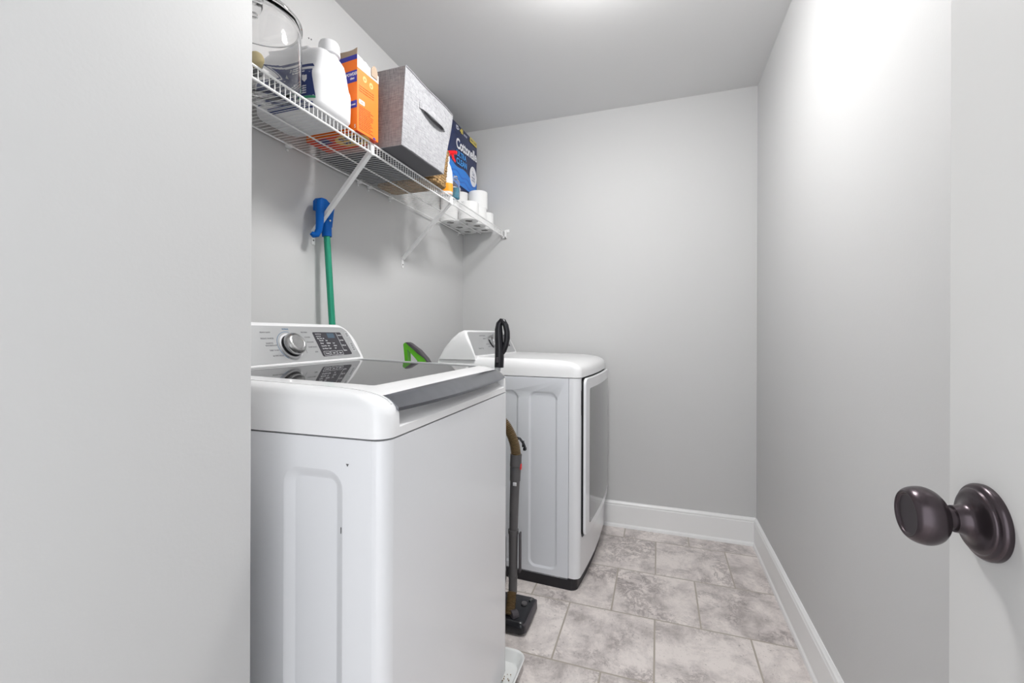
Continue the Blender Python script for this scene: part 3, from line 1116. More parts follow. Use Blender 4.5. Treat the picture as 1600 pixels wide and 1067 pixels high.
prism(b, [(BW * 0.62, 0.21), (BW * 0.92, 0.208)] + list(reversed(top)), 0.003, 0.0045, frame((-0.0004, 0, 0), (0, 1, 0), (0, 0, 1), (1, 0, 0)))
obj('torn_flap', b, M['kraft'], bo)
FM = frame((0.0, 0, 0), (0, 1, 0), (0, 0, 1), (1, 0, 0))          # front, faces +x
SM = frame((0, 0, 0), (1, 0, 0), (0, 0, 1), (0, -1, 0))           # side, faces -y
b = NB()
for z0, z1 in ((0.231, 0.246), (0.158, 0.196), (0.075, 0.098)):
    b = NB()
    prism(b, [(-0.20, z0), (-0.0005, z0), (-0.0005, z1), (-0.20, z1)], 0.0001, 0.0005, SM)
    obj('blue_band', b, M['cobalt'], bo)
b = NB()
prism(b, [(0.072, 0.002), (0.088, 0.002), (0.084, 0.008), (0.076, 0.008)], 0.0001, 0.0005, FM)
obj('blue_corner_print', b, M['cobalt'], bo)
for s, sz, x, z in (('POWDER', 0.014, -0.022, 0.184), ('clean', 0.011, -0.020, 0.171), ('fresh scent', 0.009, -0.022, 0.086), ('5', 0.016, -0.008, 0.014)):
    letters('side_lettering', M['card_white'], bo, [[(s, sz, SM @ Matrix.Translation((x, z, 0.0008)), 'CENTER', 0.8)]], bold=0.0003)
b = NB()
prism(b, rr2(0.008, 0.034, 0.092, 0.106, 0.003, 3), 0.0001, 0.0005, FM)
obj('white_badge', b, M['card_white'], bo)
M['pale_orange'] = mat('pale_orange_print', rgb(250, 176, 110), 0.5)
for cy_, cz_ in ((0.034, 0.181), (0.064, 0.175)):
    b = NB()
    prism(b, [(cy_ + 0.009 * math.cos(R(a)), cz_ + 0.010 * math.sin(R(a))) for a in range(0, 360, 20)], 0.0001, 0.0004, FM)
    obj('icon_disc', b, M['pale_orange'], bo, ang=80)
b = NB()
for k in range(13):
    text(b, random.choice(('Directions for use in all machines', 'Fill scoop to line and pour in', 'Rinse out well with warm water', 'Keep dry and out of reach')), 0.0052,
         FM @ Matrix.Translation((0.008, 0.084 - 0.006 * k, 0.0004)), 0.0004, 'LEFT', 0.95, 1.0, 0.0002)
for k in range(3):
    text(b, 'Powers out stains in every wash', 0.0058, FM @ Matrix.Translation((0.008, 0.150 - 0.008 * k, 0.0004)), 0.0004, 'LEFT', 0.9)
for cy_, cz_ in ((0.034, 0.181), (0.064, 0.175)):
    text(b, 'o', 0.014, FM @ Matrix.Translation((cy_, cz_, 0.0008)), 0.0004)
text(b, 'oo', 0.012, FM @ Matrix.Translation((0.021, 0.099, 0.0008)), 0.0004)
obj('front_lettering', b, M['orange_dark'], bo, ang=80)
# printed oval on the underside
UM = frame((BD / 2 + 0.02, BW / 2, -0.0001), (0, -1, 0), (1, 0, 0), (0, 0, -1)) @ Matrix.Rotation(R(180), 4, 'Z')
UM = frame((BD / 2 + 0.045, BW / 2, -0.0001), (1, 0, 0), (0, -1, 0), (0, 0, -1))
b = NB()
prism(b, [(0.066 * math.cos(R(a)), 0.041 * math.sin(R(a))) for a in range(0, 360, 12)], 0, 0.0002, UM)
bp = obj('underside_oval', b, M['yellow_card'], bo)
b = NB()
text(b, 'SUPER', 0.026, UM @ Matrix.Translation((0, 0.015, 0.0003)), 0.0002, 'CENTER', 1.1, 1.0, 0.001)
text(b, 'WASH', 0.026, UM @ Matrix.Translation((0, -0.011, 0.0003)), 0.0002, 'CENTER', 1.2, 1.0, 0.001)
obj('underside_lettering', b, M['navy'], bp, ang=80)
b = NB()
prism(b, [(-0.125, 0.01), (-0.075, 0.01), (-0.075, 0.044), (-0.125, 0.044)], 0, 0.0002, UM)
obj('underside_patch', b, M['navy'], bo, ang=80)

# ------------------------------------------------------------------ grey fabric bin
t = thing('fabric_storage_bin', 'grey linen storage bin with strap handle, leaning past the shelf edge', 'bin', (-1.03, 1.46, ZS + 0.0025))
B0 = [(-0.849, 1.2925), (-0.842, 1.586), (-1.200, 1.600), (-1.200, 1.2925)]
B1 = [(-0.833, 1.2925), (-0.841, 1.668), (-1.195, 1.672), (-1.195, 1.2925)]
Hb = 0.272
b = NB()


def binpt(i, k, q):
    a, c = B0[i], B0[(i + 1) % 4]
    A, C_ = B1[i], B1[(i + 1) % 4]
    x = (a[0] + (c[0] - a[0]) * k) * (1 - q) + (A[0] + (C_[0] - A[0]) * k) * q
    y = (a[1] + (c[1] - a[1]) * k) * (1 - q) + (A[1] + (C_[1] - A[1]) * k) * q
    z = Hb * q
    if i == 0 and 0 < k < 1:            # soft front face
        x += 0.004 * math.sin(PI * k) * math.sin(5.1 * q + 3 * k) + 0.002 * math.sin(9 * k + 7 * q)
    if i == 0 and 0 < k:
        z += 0.008 * k * q
    if i == 1:
        z += 0.008 * (1 - k) * q
    return Vector((x + 1.03, y - 1.46, z))


rings = []
NQ = 12
NK = 14
for j in range(NQ + 1):
    q = j / NQ
    ring = []
    for i in range(4):
        ring += [binpt(i, k / NK, q) for k in range(NK)]
    rings.append(ring)
inner = [[Vector((p.x * 0.97 - 0.0, p.y * 0.97, p.z)) for p in rings[-1]], [Vector((p.x * 0.95, p.y * 0.95, 0.01)) for p in rings[0]]]
loft(b, rings + inner)
bi = obj('bin_body', b, M['linen'], t, ang=40)
b = NB()
prism(b, [(x + 1.03, y - 1.46) for x, y in [(-0.852, 1.296), (-0.845, 1.582), (-1.197, 1.596), (-1.197, 1.296)]], -0.0008, 0.003, Matrix.Identity(4))
obj('bottom_board', b, M['board'], t)
# piping along the near vertical edge and top edge
b = NB()
tube(b, [binpt(0, 0, q / 8) + Vector((0.0005, -0.0003, 0)) for q in range(9)], 0.0022, 6)
tube(b, [binpt(0, k / 14, 1.0) + Vector((0.001, 0, 0)) for k in range(15)], 0.0024, 6)
tube(b, [binpt(0, 0.999, q / 8) + Vector((0.0005, 0, 0)) for q in range(9)], 0.0020, 6)
tube(b, [binpt(0, k / 14, 0.0) + Vector((0.001, 0, 0.001)) for k in range(15)], 0.0022, 6)
obj('piping', b, M['linen'], bi)
b = NB()
rings = []
for k in range(17):
    q = k / 16.0
    yv = 1.405 + 0.182 * q - 1.46
    out = 0.004 + 0.014 * math.sin(PI * q) ** 0.6
    zc = 0.192 - 0.006 * math.sin(PI * q)
    xx = binpt(0, 0.5, 0.7).x + out
    rings.append([Vector((xx + dx, yv, zc + dz)) for dx, dz in ((0, -0.012), (0.002, -0.012), (0.0035, 0), (0.002, 0.012), (0, 0.012), (0.0005, 0))])
loft(b, rings)
for yv in (1.402, 1.590):
    box(b, binpt(0, 0.5, 0.7).x - 0.004, binpt(0, 0.5, 0.7).x + 0.0065, yv - 1.46 - 0.006, yv - 1.46 + 0.006, 0.178, 0.206, 0.002)
obj('strap_handle', b, M['linen'], t)
b = NB()
prism(b, rr2(1.410 - 1.46, 1.582 - 1.46, 0.177, 0.193, 0.007, 4), -0.004, 0.0015, frame((binpt(0, 0.5, 0.7).x, 0, 0), (0, 1, 0), (0, 0, 1), (1, 0, 0)))
obj('hand_slot_shade', b, M['board'], bi)  # flat dark slab: slot below the strap, its shadow put into the colour

# ------------------------------------------------------------------ wicker basket
t = thing('wicker_basket', 'woven seagrass basket half hidden behind the grey fabric bin', 'basket', (-1.05, 1.70, ZS))
b = NB()
rows = 14
for j in range(rows):
    q = j / (rows - 1.0)
    z = 0.0075 + 0.0121 * j
    x0, x1 = -1.200 - 0.006 * q + 0.002, -0.908 + 0.008 * q
    ya_, yb_ = 1.620 + 0.044 * q, 1.752 + 0.016 * q
    if j == 0:
        ya_ = 1.622
    pts = rr2(x0, x1, ya_, yb_, 0.02, 5)
    # resample so each strand bulges over and under the stakes
    P = []
    for a_, c_ in zip(pts, pts[1:] + pts[:1]):
        d_ = math.hypot(c_[0] - a_[0], c_[1] - a_[1])
        nn = max(1, int(d_ / 0.006))
        for k in range(nn):
            P.append((a_[0] + (c_[0] - a_[0]) * k / nn, a_[1] + (c_[1] - a_[1]) * k / nn))
    ctr = Vector(((x0 + x1) / 2, (ya_ + yb_) / 2, 0))
    ring_pts = []
    for k, (x, y) in enumerate(P + P[:1]):
        v = Vector((x, y, 0)) - ctr
        w_ = 0.0016 * math.sin(k * PI / 2 + j * PI)
        v -= v.normalized() * (0.0065 - w_)
        ring_pts.append(Vector((v.x + ctr.x + 1.05, v.y + ctr.y - 1.70, z)))
    tube(b, ring_pts, 0.0064 if j < rows - 1 else 0.0085, 6, cap=False)
obj('woven_body', b, M['seagrass'], t, ang=60)
b = NB()
prism(b, rr2(-1.190 + 1.05, -0.915 + 1.05, 1.630 - 1.70, 1.746 - 1.70, 0.015, 4), 0.0, 0.006, Matrix.Identity(4))
obj('woven_base', b, M['seagrass_base'], t)

# ------------------------------------------------------------------ toilet paper pack
PX = -1.110
PY0, PY1, PZ = 2.072, 2.566, 0.370
t = thing('toilet_paper_pack', 'navy and blue plastic-wrapped toilet paper pack on top of the loose rolls', 'package', (PX, PY0, ZS + 0.2055))
PW = PY1 - PY0
b = NB()
rings = []
for z, ins in ((0.0, 0.012), (0.005, 0.005), (0.015, 0.001), (0.09, 0.0), (0.18, 0.002), (0.27, 0.0), (PZ - 0.015, 0.001), (PZ - 0.004, 0.006), (PZ, 0.015)):
    rings.append([Vector((x, y, z)) for x, y in rr2(-0.108 + ins, -ins, ins, PW - ins, 0.022, 6)])
loft(b, rings)
pk = obj('film_wrap', b, M['pack_navy'], t, ang=50)
PM = frame((0.0012, 0, 0), (0, 1, 0), (0, 0, 1), (1, 0, 0))
TL_ = Matrix.Rotation(R(4), 4, 'Z')
b = NB()
up = [(0.024 + 0.444 * k / 24.0, 0.125 - 0.02 * k / 24.0 + 0.008 * math.sin(k * 0.55)) for k in range(25)]
prism(b, [(0.024, 0.014), (0.468, 0.014)] + list(reversed(up)), 0, 0.0004, PM)
wv_ = obj('blue_wave_print', b, M['pack_blue'], pk, ang=80)
for o_ in (0.030, 0.062):
    b = NB()
    u1 = [(0.03 + 0.43 * k / 24.0, 0.118 - o_ - 0.02 * k / 24.0 + 0.009 * math.sin(k * 0.8 + o_ * 40)) for k in range(25)]
    prism(b, u1 + [(x, z - 0.010) for x, z in reversed(u1)], 0.0003, 0.0007, PM)
    obj('deep_wave_print', b, M['pack_blue2'], wv_, ang=80)
b = NB()
text(b, 'Cottonelle', 0.082, PM @ Matrix.Translation((0.322, 0.254, 0.0004)) @ TL_, 0.0005, 'CENTER', 0.86, 0.96, 0.0024)
obj('logo_lettering', b, M['pack_white'], pk, ang=80)
b = NB()
text(b, '12', 0.030, PM @ Matrix.Translation((0.186, 0.336, 0.0004)) @ TL_, 0.0005, 'CENTER', 1, 1, 0.001)
text(b, '=', 0.026, PM @ Matrix.Translation((0.210, 0.336, 0.0004)) @ TL_, 0.0005)
obj('count_lettering', b, M['pack_white'], pk, ang=80)
b = NB()
text(b, 'ROLLS', 0.016, PM @ Matrix.Translation((0.300, 0.334, 0.0004)) @ TL_, 0.0005)
obj('count_lettering', b, M['pack_white'], pk, ang=80)
b = NB()
prism(b, [(0.416 + 0.052 * math.cos(R(a)), 0.128 + 0.062 * math.sin(R(a))) for a in range(0, 360, 12)], 0.0002, 0.0008, PM)
lg = obj('round_badge', b, M['pack_white'], pk, ang=80)
b = NB()
text(b, '48', 0.038, PM @ Matrix.Translation((0.246, 0.338, 0.0004)) @ TL_, 0.0005, 'CENTER', 1, 1, 0.0015)
obj('yellow_lettering', b, M['pack_yellow'], pk, ang=80)
b = NB()
prism(b, rr2(0.364, 0.470, 0.330, 0.360, 0.008, 4), 0, 0.0004, PM)
yl_ = obj('yellow_banner', b, M['pack_yellow'], pk, ang=80)
b = NB()
text(b, 'NEW LOOK', 0.016, PM @ Matrix.Translation((0.418, 0.345, 0.0007)), 0.0005)
obj('banner_lettering', b, M['navy'], yl_, ang=80)
b = NB()
text(b, 'ULTRA', 0.046, PM @ Matrix.Translation((0.246, 0.192, 0.0006)) @ TL_, 0.0005, 'CENTER', 0.92, 1, 0.0012)
text(b, 'CLEAN', 0.048, PM @ Matrix.Translation((0.250, 0.149, 0.0006)) @ TL_, 0.0005, 'CENTER', 0.95, 1, 0.0012)
obj('cyan_lettering', b, M['pack_cyan'], pk, ang=80)
b = NB()
text(b, '2x', 0.034, PM @ Matrix.Translation((0.416, 0.146, 0.0010)), 0.0005)
text(b, 'MORE', 0.018, PM @ Matrix.Translation((0.416, 0.118, 0.0010)), 0.0005)
text(b, 'SHEETS', 0.015, PM @ Matrix.Translation((0.416, 0.101, 0.0010)), 0.0005)
obj('badge_lettering', b, M['navy'], lg, ang=80)


# ------------------------------------------------------------------ toilet paper rolls
def make_roll(loc, label):
    t = thing('toilet_paper_roll', label, 'toilet paper roll', loc, 0, 'loose toilet paper rolls at the far end of the shelf')
    b = NB()
    ro, ri, h = 0.057, 0.0215, 0.102
    lathe(b, [(ri, 0), (ro - 0.002, 0), (ro, 0.002), (ro, h - 0.002), (ro - 0.002, h), (ri, h)], 44, cap=False)
    vr = list(b.verts)
    n = 44
    b.verts.ensure_lookup_table()
    for i in range(n):
        j = (i + 1) % n
        b.faces.new((b.verts[i], b.verts[j], b.verts[5 * n + j], b.verts[5 * n + i]))
    obj('paper', b, M['paper'], t)
    b = NB()
    lathe(b, [(ri - 0.001, 0.0005), (ri, 0.0005), (ri, h - 0.0005), (ri - 0.001, h - 0.0005)], 32, cap=False)
    b.verts.ensure_lookup_table()
    for i in range(32):
        j = (i + 1) % 32
        b.faces.new((b.verts[i], b.verts[j], b.verts[96 + j], b.verts[96 + i]))
    obj('cardboard_tube', b, M['core'], t)
    return t


def dup(root, loc, label):
    r = root.copy()
    COL.objects.link(r)
    r.location = loc
    r['label'] = label
    for ch in list(root.children):
        c = ch.copy()
        COL.objects.link(c)
        c.parent = r
    return r


RX = (-1.044, -1.162)
RY = (2.283, 2.402, 2.522)
lab = {(0, 0): 'white toilet paper roll on shelf front, nearest the camera', (0, 1): 'white toilet paper roll on shelf under the raised front roll', (0, 2): 'white toilet paper roll on shelf front against the back wall',
       (1, 0): 'white toilet paper roll on shelf by the wall, nearest the big pack', (1, 1): 'white toilet paper roll on shelf by the wall, middle of its row', (1, 2): 'white toilet paper roll on shelf in the room corner'}
r0 = make_roll((RX[0], RY[0], ZS), lab[(0, 0)])
for (i, j), s in lab.items():
    if (i, j) != (0, 0):
        dup(r0, (RX[i], RY[j], ZS), s)
dup(r0, (-1.044, 2.418, ZS + 0.1025), 'white toilet paper roll stacked on top of the front rolls')
for j in range(3):
    dup(r0, (RX[1], RY[j], ZS + 0.1025), ('white toilet paper roll on second layer under the near half of the navy pack', 'white toilet paper roll on second layer behind the raised front roll', 'white toilet paper roll on second layer in the room corner under the pack')[j])

# ------------------------------------------------------------------ spray bottle with red trigger
t = thing('spray_bottle', 'white and orange spray bottle with a red trigger head on the shelf edge', 'spray bottle', (-0.951, 1.826, ZS), R(20))
b = NB()
rings = []
for z, hx, hy in ((0, 0.026, 0.020), (0.004, 0.029, 0.023), (0.03, 0.030, 0.024), (0.08, 0.029, 0.023), (0.11, 0.027, 0.021), (0.135, 0.020, 0.017), (0.150, 0.013, 0.012), (0.165, 0.012, 0.012)):
    rings.append([Vector((x, y, z)) for x, y in rrect(hx, hy, min(hx, hy) * 0.9, 6)])
loft(b, rings)
sb_ = obj('bottle', b, M['jug'], t, ang=60)
b = NB()
rings = []
for z, hx, hy in ((0.002, 0.0285, 0.0225), (0.03, 0.0306, 0.0246), (0.052, 0.0302, 0.0242)):
    rings.append([Vector((x, y, z)) for x, y in rrect(hx, hy, min(hx, hy) * 0.9, 6)])
loft(b, rings)
obj('orange_label', b, M['spray_orange'], sb_, ang=60)
b = NB()
lathe(b, [(0.014, 0.160), (0.015, 0.164), (0.015, 0.182), (0.012, 0.186)], 20)
hd = obj('collar', b, M['jug'], t)
b = NB()
prism(b, [(-0.036, 0.192), (-0.012, 0.186), (0.012, 0.186), (0.022, 0.194), (0.048, 0.195), (0.050, 0.206), (0.036, 0.209), (-0.010, 0.207), (-0.037, 0.202)], -0.008, 0.008, frame((0, 0, 0), (1, 0, 0), (0, 0, 1), (0, -1, 0)))
hd = obj('spray_head', b, M['red'], t)
b = NB()
prism(b, [(0.022, 0.195), (0.034, 0.195), (0.035, 0.180), (0.044, 0.160), (0.039, 0.157), (0.027, 0.174)], -0.006, 0.006, frame((0, 0, 0), (1, 0, 0), (0, 0, 1), (0, -1, 0)))
obj('trigger', b, M['red'], hd)

# small clear bottle, half full of teal liquid
t = thing('cleaner_bottle', 'small clear bottle half full of teal liquid on the shelf edge', 'bottle', (-0.935, 1.888, ZS))
b = NB()
lathe(b, [(0.001, 0), (0.0195, 0), (0.021, 0.003), (0.021, 0.078), (0.016, 0.088), (0.009, 0.094), (0.009, 0.100), (0.007, 0.100), (0.007, 0.093), (0.0145, 0.086), (0.0198, 0.077), (0.0198, 0.004), (0.001, 0.002)], 24)
obj('bottle', b, M['clear'], t, ang=60)
b = NB()
lathe(b, [(0.001, 0.0025), (0.0185, 0.0025), (0.0192, 0.005), (0.0192, 0.050), (0.001, 0.050)], 24)
obj('liquid', b, M['teal'], t, ang=60)
b = NB()
lathe(b, [(0.0095, 0.094), (0.0105, 0.095), (0.0105, 0.107), (0.009, 0.109), (0.001, 0.109)], 20)
obj('cap', b, M['clear'], t)

# ------------------------------------------------------------------ mop leaning on the left wall
t = thing('mop', 'upturned mop with green pole and blue head leaning on left wall', 'mop', (-1.10, 1.345, 0))
pt, pb = Vector((-1.180, 1.305, 1.500)), Vector((-1.10, 1.345, 0.012))
b = NB()
tube(b, [pb - Vector((-1.10, 1.345, 0)), pt - Vector((-1.10, 1.345, 0))], 0.0120, 18)
po = obj('pole', b, M['pole_green'], t)
O_ = Vector((-1.10, 1.345, 0))
b = NB()
ax = (pt - pb).normalized()
tube(b, [p - O_ for p in (pt - ax * 0.02, pt + ax * 0.02, pt + ax * 0.05)], [0.0175, 0.019, 0.017], 18)
# flat clamp plate above the socket
HX = -1.178
cl = [(1.252, 1.566), (1.252, 1.600), (1.262, 1.612), (1.284, 1.613), (1.302, 1.604), (1.326, 1.612), (1.327, 1.590), (1.320, 1.545), (1.316, 1.515), (1.296, 1.515), (1.295, 1.566)]
prism(b, [(y - O_.y, z) for y, z in cl], HX - O_.x - 0.016, HX - O_.x + 0.014, frame((0, 0, 0), (0, 1, 0), (0, 0, 1), (1, 0, 0)))
obj('mop_head', b, M['blue'], t, ang=40)
b = NB()
lv = [Vector((HX + 0.010, 1.258, 1.600)), Vector((HX + 0.014, 1.2535, 1.56)), Vector((HX + 0.016, 1.251, 1.52)), Vector((HX + 0.012, 1.251, 1.492)), Vector((HX + 0.006, 1.247, 1.476)), Vector((HX + 0.0, 1.238, 1.472)), Vector((HX - 0.004, 1.231, 1.478))]
tube(b, [p - O_ for p in lv], [0.014, 0.0145, 0.0135, 0.012, 0.012, 0.011, 0.007], 14)
obj('wringer_lever', b, M['blue'], t)
for y, z in ((1.315, 1.602), (1.303, 1.538)):
    b = NB()
    lathe(b, [(0.005, 0), (0.004, 0.003), (0.001, 0.0035)], 10, frame((HX + 0.014 - O_.x, y - O_.y, z), (0, 1, 0), (0, 0, 1), (1, 0, 0)))
    obj('rivet', b, M['steel'], t)

# ------------------------------------------------------------------ green floor mop behind the washer
GY = 1.55
t = thing('spray_mop', 'lime green and black loop mop handle sticking up behind the washing machine', 'mop', (-0.99, GY, 0))
GM = frame((-0.99, GY, 0), (1, 0, 0), (0, 0, 1), (0, -1, 0))


def gp(pts, h0, h1, name, m, par, bv=0.0):
    b = NB()
    prism(b, pts, h0, h1, frame((0, 0, 0), (1, 0, 0), (0, 0, 1), (0, -1, 0)))
    if bv:
        bmesh.ops.bevel(b, geom=b.edges[:], offset=bv, segments=2, profile=0.5, affect='EDGES')
    return obj(name, b, m, par, ang=50)


gh = gp([(-0.010, 1.072), (-0.004, 1.080), (0.010, 1.080), (0.014, 1.074), (0.060, 1.034), (0.092, 1.020), (0.112, 0.985), (0.100, 0.960), (0.074, 0.985), (0.056, 1.014), (0.008, 1.062), (0.0155, 0.985), (0.018, 0.94), (0.004, 0.94), (-0.003, 1.06)], -0.012, 0.012, 'handle_loop', M['green'], t, 0.003)
gp([(0.000, 1.0815), (0.012, 1.0825), (0.024, 1.078), (0.066, 1.050), (0.100, 1.018), (0.122, 0.985), (0.114, 0.982), (0.093, 1.0185), (0.061, 1.034), (0.014, 1.074)], -0.013, 0.013, 'grip', M['grip'], gh, 0.002)
gp([(0.052, 1.014), (0.066, 1.006), (0.074, 0.988), (0.058, 0.990)], -0.006, 0.006, 'trigger', M['black'], gh, 0.001)
b = NB()
tube(b, [(0.011, 0, 0.945), (0.09, 0.0, 0.90), (0.10, 0, 0.06)], 0.014, 14)
obj('pole', b, M['green'], t)
b = NB()
box(b, 0.0, 0.22, -0.06, 0.06, 0.002, 0.03, 0.008)
tube(b, [(0.10, 0, 0.02), (0.10, 0, 0.09)], [0.03, 0.017], 14)
obj('mop_head', b, M['grip'], t)

# ------------------------------------------------------------------ upright vacuum between the machines
VY = 1.60
t = thing('vacuum_cleaner', 'upright vacuum cleaner with black loop handle standing between washer and dryer', 'vacuum cleaner', (-0.56, VY, 0))
V = Vector((-0.56, VY, 0))


def lv_(p):
    return Vector(p) - V


# floor head
b = NB()
loft(b, [[Vector((x, y, z)) for x, y in rr2(-0.66 + ins + 0.56, -0.462 - ins + 0.56, 1.512 + ins - VY, 1.694 - ins - VY, 0.02, 5)] for z, ins in ((0.006, 0.004), (0.012, 0.0), (0.036, 0.0), (0.046, 0.006), (0.050, 0.014))])
fh = obj('floor_head', b, M['black'], t)
b = NB()
loft(b, [[Vector((x, y, z)) for x, y in rr2(-0.482 + 0.56 + i_, -0.460 + 0.56 - i_ * 0.3, 1.520 - VY, 1.684 - VY, 0.008, 4)] for z, i_ in ((0.012, 0), (0.044, 0.003))])
obj('bumper', b, M['grip'], fh)
b = NB()
lathe(b, [(0.012, 0), (0.011, 0.006), (0.001, 0.007)], 18, Matrix.Translation((-0.500 + 0.56, 1.630 - VY, 0.049)))
obj('release_button', b, M['darkgrey'], fh)
b = NB()
tube(b, [(-0.485 + 0.56, 1.655 - VY, 0.050), (-0.478 + 0.56, 1.672 - VY, 0.050)], 0.005, 8)
obj('latch', b, M['darkgrey'], fh)
# body: motor and bin, mostly behind the washer
b = NB()
lathe(b, [(0.03, 0.05), (0.075, 0.09), (0.09, 0.13), (0.09, 0.30), (0.082, 0.32), (0.082, 0.60), (0.070, 0.66), (0.03, 0.70)], 32, Matrix.Translation((-0.66 + 0.56, 0.0, 0)))
bd = obj('body', b, M['darkgrey'], t)
b = NB()
tube(b, [lv_((-0.650, VY, 0.66)), lv_((-0.612, VY, 0.93)), lv_((-0.601, VY, 1.00))], 0.0125, 16)
obj('handle_tube', b, M['steel'], t)
# black loop handle
b = NB()
tube(b, [lv_((-0.5985, VY, 0.985)), lv_((-0.5970, VY, 1.02)), lv_((-0.5970, VY, 1.06)), lv_((-0.5990, VY, 1.10)), lv_((-0.6005, VY, 1.135)), lv_((-0.5980, VY, 1.158)), lv_((-0.5900, VY, 1.169)), lv_((-0.5800, VY, 1.166)), lv_((-0.5710, VY, 1.150)), lv_((-0.5655, VY, 1.125)), lv_((-0.5650, VY, 1.10)), lv_((-0.5700, VY, 1.075)), lv_((-0.5790, VY, 1.052)), lv_((-0.5870, VY, 1.040))],
     [0.0185, 0.0185, 0.018, 0.017, 0.0155, 0.0125, 0.011, 0.0115, 0.0115, 0.0115, 0.0115, 0.0115, 0.0115, 0.010], 16)
hl = obj('handle', b, M['black'], t, ang=70)
b = NB()
box(b, -0.604 + 0.56, -0.594 + 0.56, -0.0215, -0.0165, 1.005, 1.026, 0.002)
obj('switch', b, M['grip'], hl)
# wand clipped to the side
WX = -0.530
b = NB()
tube(b, [lv_((WX + 0.004, VY, 0.648)), lv_((WX + 0.002, VY, 0.602))], [0.0225, 0.0225], 20)
tube(b, [lv_((WX + 0.002, VY, 0.600)), lv_((WX, VY, 0.545))], [0.0215, 0.0205], 20)
tube(b, [lv_((WX, VY, 0.545)), lv_((WX - 0.003, VY, 0.47)), lv_((WX - 0.006, VY, 0.34))], [0.0185, 0.018, 0.0165], 20)
tube(b, [lv_((WX - 0.006, VY, 0.352)), lv_((WX - 0.006, VY, 0.338))], 0.0205, 20)
tube(b, [lv_((WX - 0.006, VY, 0.338)), lv_((WX - 0.007, VY, 0.165)), lv_((WX - 0.008, VY, 0.105))], [0.018, 0.0165, 0.0165], 20)
tube(b, [lv_((WX - 0.007, VY, 0.172)), lv_((WX - 0.007, VY, 0.162))], 0.018, 20)
wn = obj('wand', b, M['darkgrey'], t, ang=40)
b = NB()
box(b, WX + 0.018 + 0.56, WX + 0.025 + 0.56, -0.010, 0.010, 0.19, 0.345, 0.003)
obj('wand_rail', b, M['grip'], wn)
b = NB()
box(b, WX + 0.020 + 0.56, WX + 0.0262 + 0.56, -0.007, 0.007, 0.590, 0.612, 0.002)
obj('red_latch', b, M['red'], wn)
b = NB()
box(b, WX - 0.002 + 0.56, WX + 0.012 + 0.56, -0.0215, -0.017, 0.530, 0.543, 0.001)
obj('sticker', b, M['print_white'], wn)


def ribbed(pts, r, step=0.0056):
    # densely resampled hose with rings
    P = [Vector(p) for p in pts]
    # catmull-rom
    S = []
    Q = [P[0] * 2 - P[1]] + P + [P[-1] * 2 - P[-2]]
    for i in range(1, len(Q) - 2):
        for k in range(20):
            u_ = k / 20.0
            a, b_, c, d_ = Q[i - 1], Q[i], Q[i + 1], Q[i + 2]
            S.append(0.5 * ((2 * b_) + (c - a) * u_ + (2 * a - 5 * b_ + 4 * c - d_) * u_ ** 2 + (3 * b_ - a - 3 * c + d_) * u_ ** 3))
    S.append(P[-1])
    out = [S[0]]
    acc = 0
    for a, c in zip(S, S[1:]):
        d_ = (c - a).length
        pos = 0
        while acc + d_ - pos >= step / 2:
            pos += step / 2 - acc
            acc = 0
            out.append(a + (c - a) * (pos / d_))
        acc += d_ - pos
    b = NB()
    tube(b, out, [r if i % 2 else r * 0.80 for i in range(len(out))], 18)
    return b


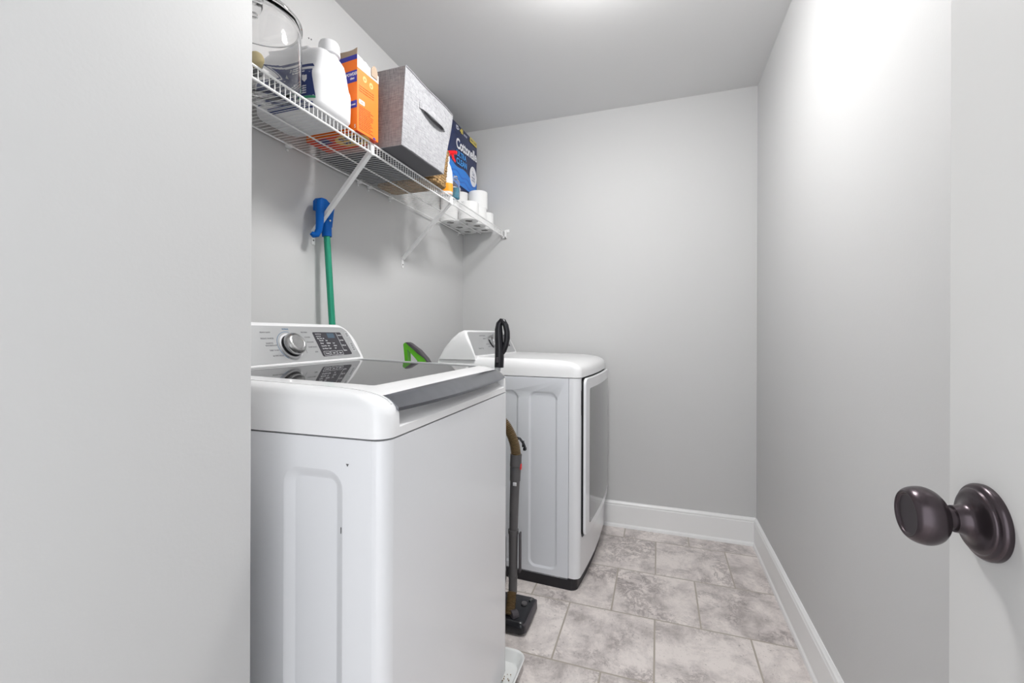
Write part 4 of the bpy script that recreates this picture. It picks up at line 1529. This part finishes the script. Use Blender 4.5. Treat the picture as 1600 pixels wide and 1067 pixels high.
b = ribbed([lv_((WX + 0.004, VY, 0.645)), lv_((WX - 0.004, VY, 0.690)), lv_((WX - 0.024, VY, 0.735)), lv_((WX - 0.055, VY + 0.004, 0.770)), lv_((WX - 0.095, VY + 0.01, 0.770)), lv_((WX - 0.12, VY + 0.01, 0.72))], 0.0205)
obj('hose', b, M['hose'], t, ang=80)
b = ribbed([lv_((WX - 0.010, VY - 0.004, 0.110)), lv_((WX - 0.007, VY - 0.020, 0.085)), lv_((WX - 0.004, VY - 0.040, 0.062)), lv_((WX - 0.004, VY - 0.055, 0.048))], 0.0195)
obj('lower_hose', b, M['hose'], t, ang=80)
b = NB()
tube(b, [lv_((WX + 0.004, VY - 0.060, 0.052)), lv_((WX + 0.022, VY - 0.040, 0.050))], [0.020, 0.018], 14)
obj('swivel_neck', b, M['grip'], t)
b = NB()
box(b, -0.512 + 0.56, -0.506 + 0.56, 0.03, 0.045, 0.668, 0.692, 0.002)
tube(b, [(-0.545 + 0.56, 0.035, 0.705), (-0.522 + 0.56, 0.036, 0.700), (-0.508 + 0.56, 0.038, 0.682), (-0.502 + 0.56, 0.038, 0.668)], 0.005, 8)
box(b, -0.508 + 0.56, -0.496 + 0.56, 0.03, 0.045, 0.655, 0.667, 0.002)
obj('cord_hook', b, M['black'], t)

# ------------------------------------------------------------------ white tray under the washer's front edge
t = thing('plastic_tray', 'shallow white plastic tray on the floor at the washer\'s front edge', 'tray', (-0.53, 1.20, 0))
b = NB()
rings = []
for z, ins, r in ((0.0, 0.022, 0.03), (0.002, 0.018, 0.032), (0.034, 0.003, 0.038), (0.0375, 0.0, 0.04), (0.0395, 0.002, 0.04), (0.038, 0.006, 0.036), (0.034, 0.008, 0.034), (0.005, 0.021, 0.03), (0.004, 0.026, 0.028)):
    rings.append([Vector((x + 0.53, y - 1.20, z)) for x, y in rr2(-0.535 + ins, -0.418 - ins, 0.95 + ins, 1.402 - ins, r, 7)])
loft(b, rings)
obj('tray_body', b, M['tray'], t, ang=50)
b = NB()
for k in range(150):
    x = random.uniform(-0.505, -0.450)
    y = random.uniform(1.10, 1.33)
    s = random.uniform(0.0010, 0.0028)
    v = bmesh.ops.create_icosphere(b, subdivisions=1, radius=s)['verts']
    for q in v:
        q.co += Vector((x, y, 0.005 + s * 0.6))
o = obj('spilled_debris', b, M['debris'])
o['kind'] = 'stuff'
tag(o, 'tan crumbs of debris scattered in the white plastic tray', 'debris')
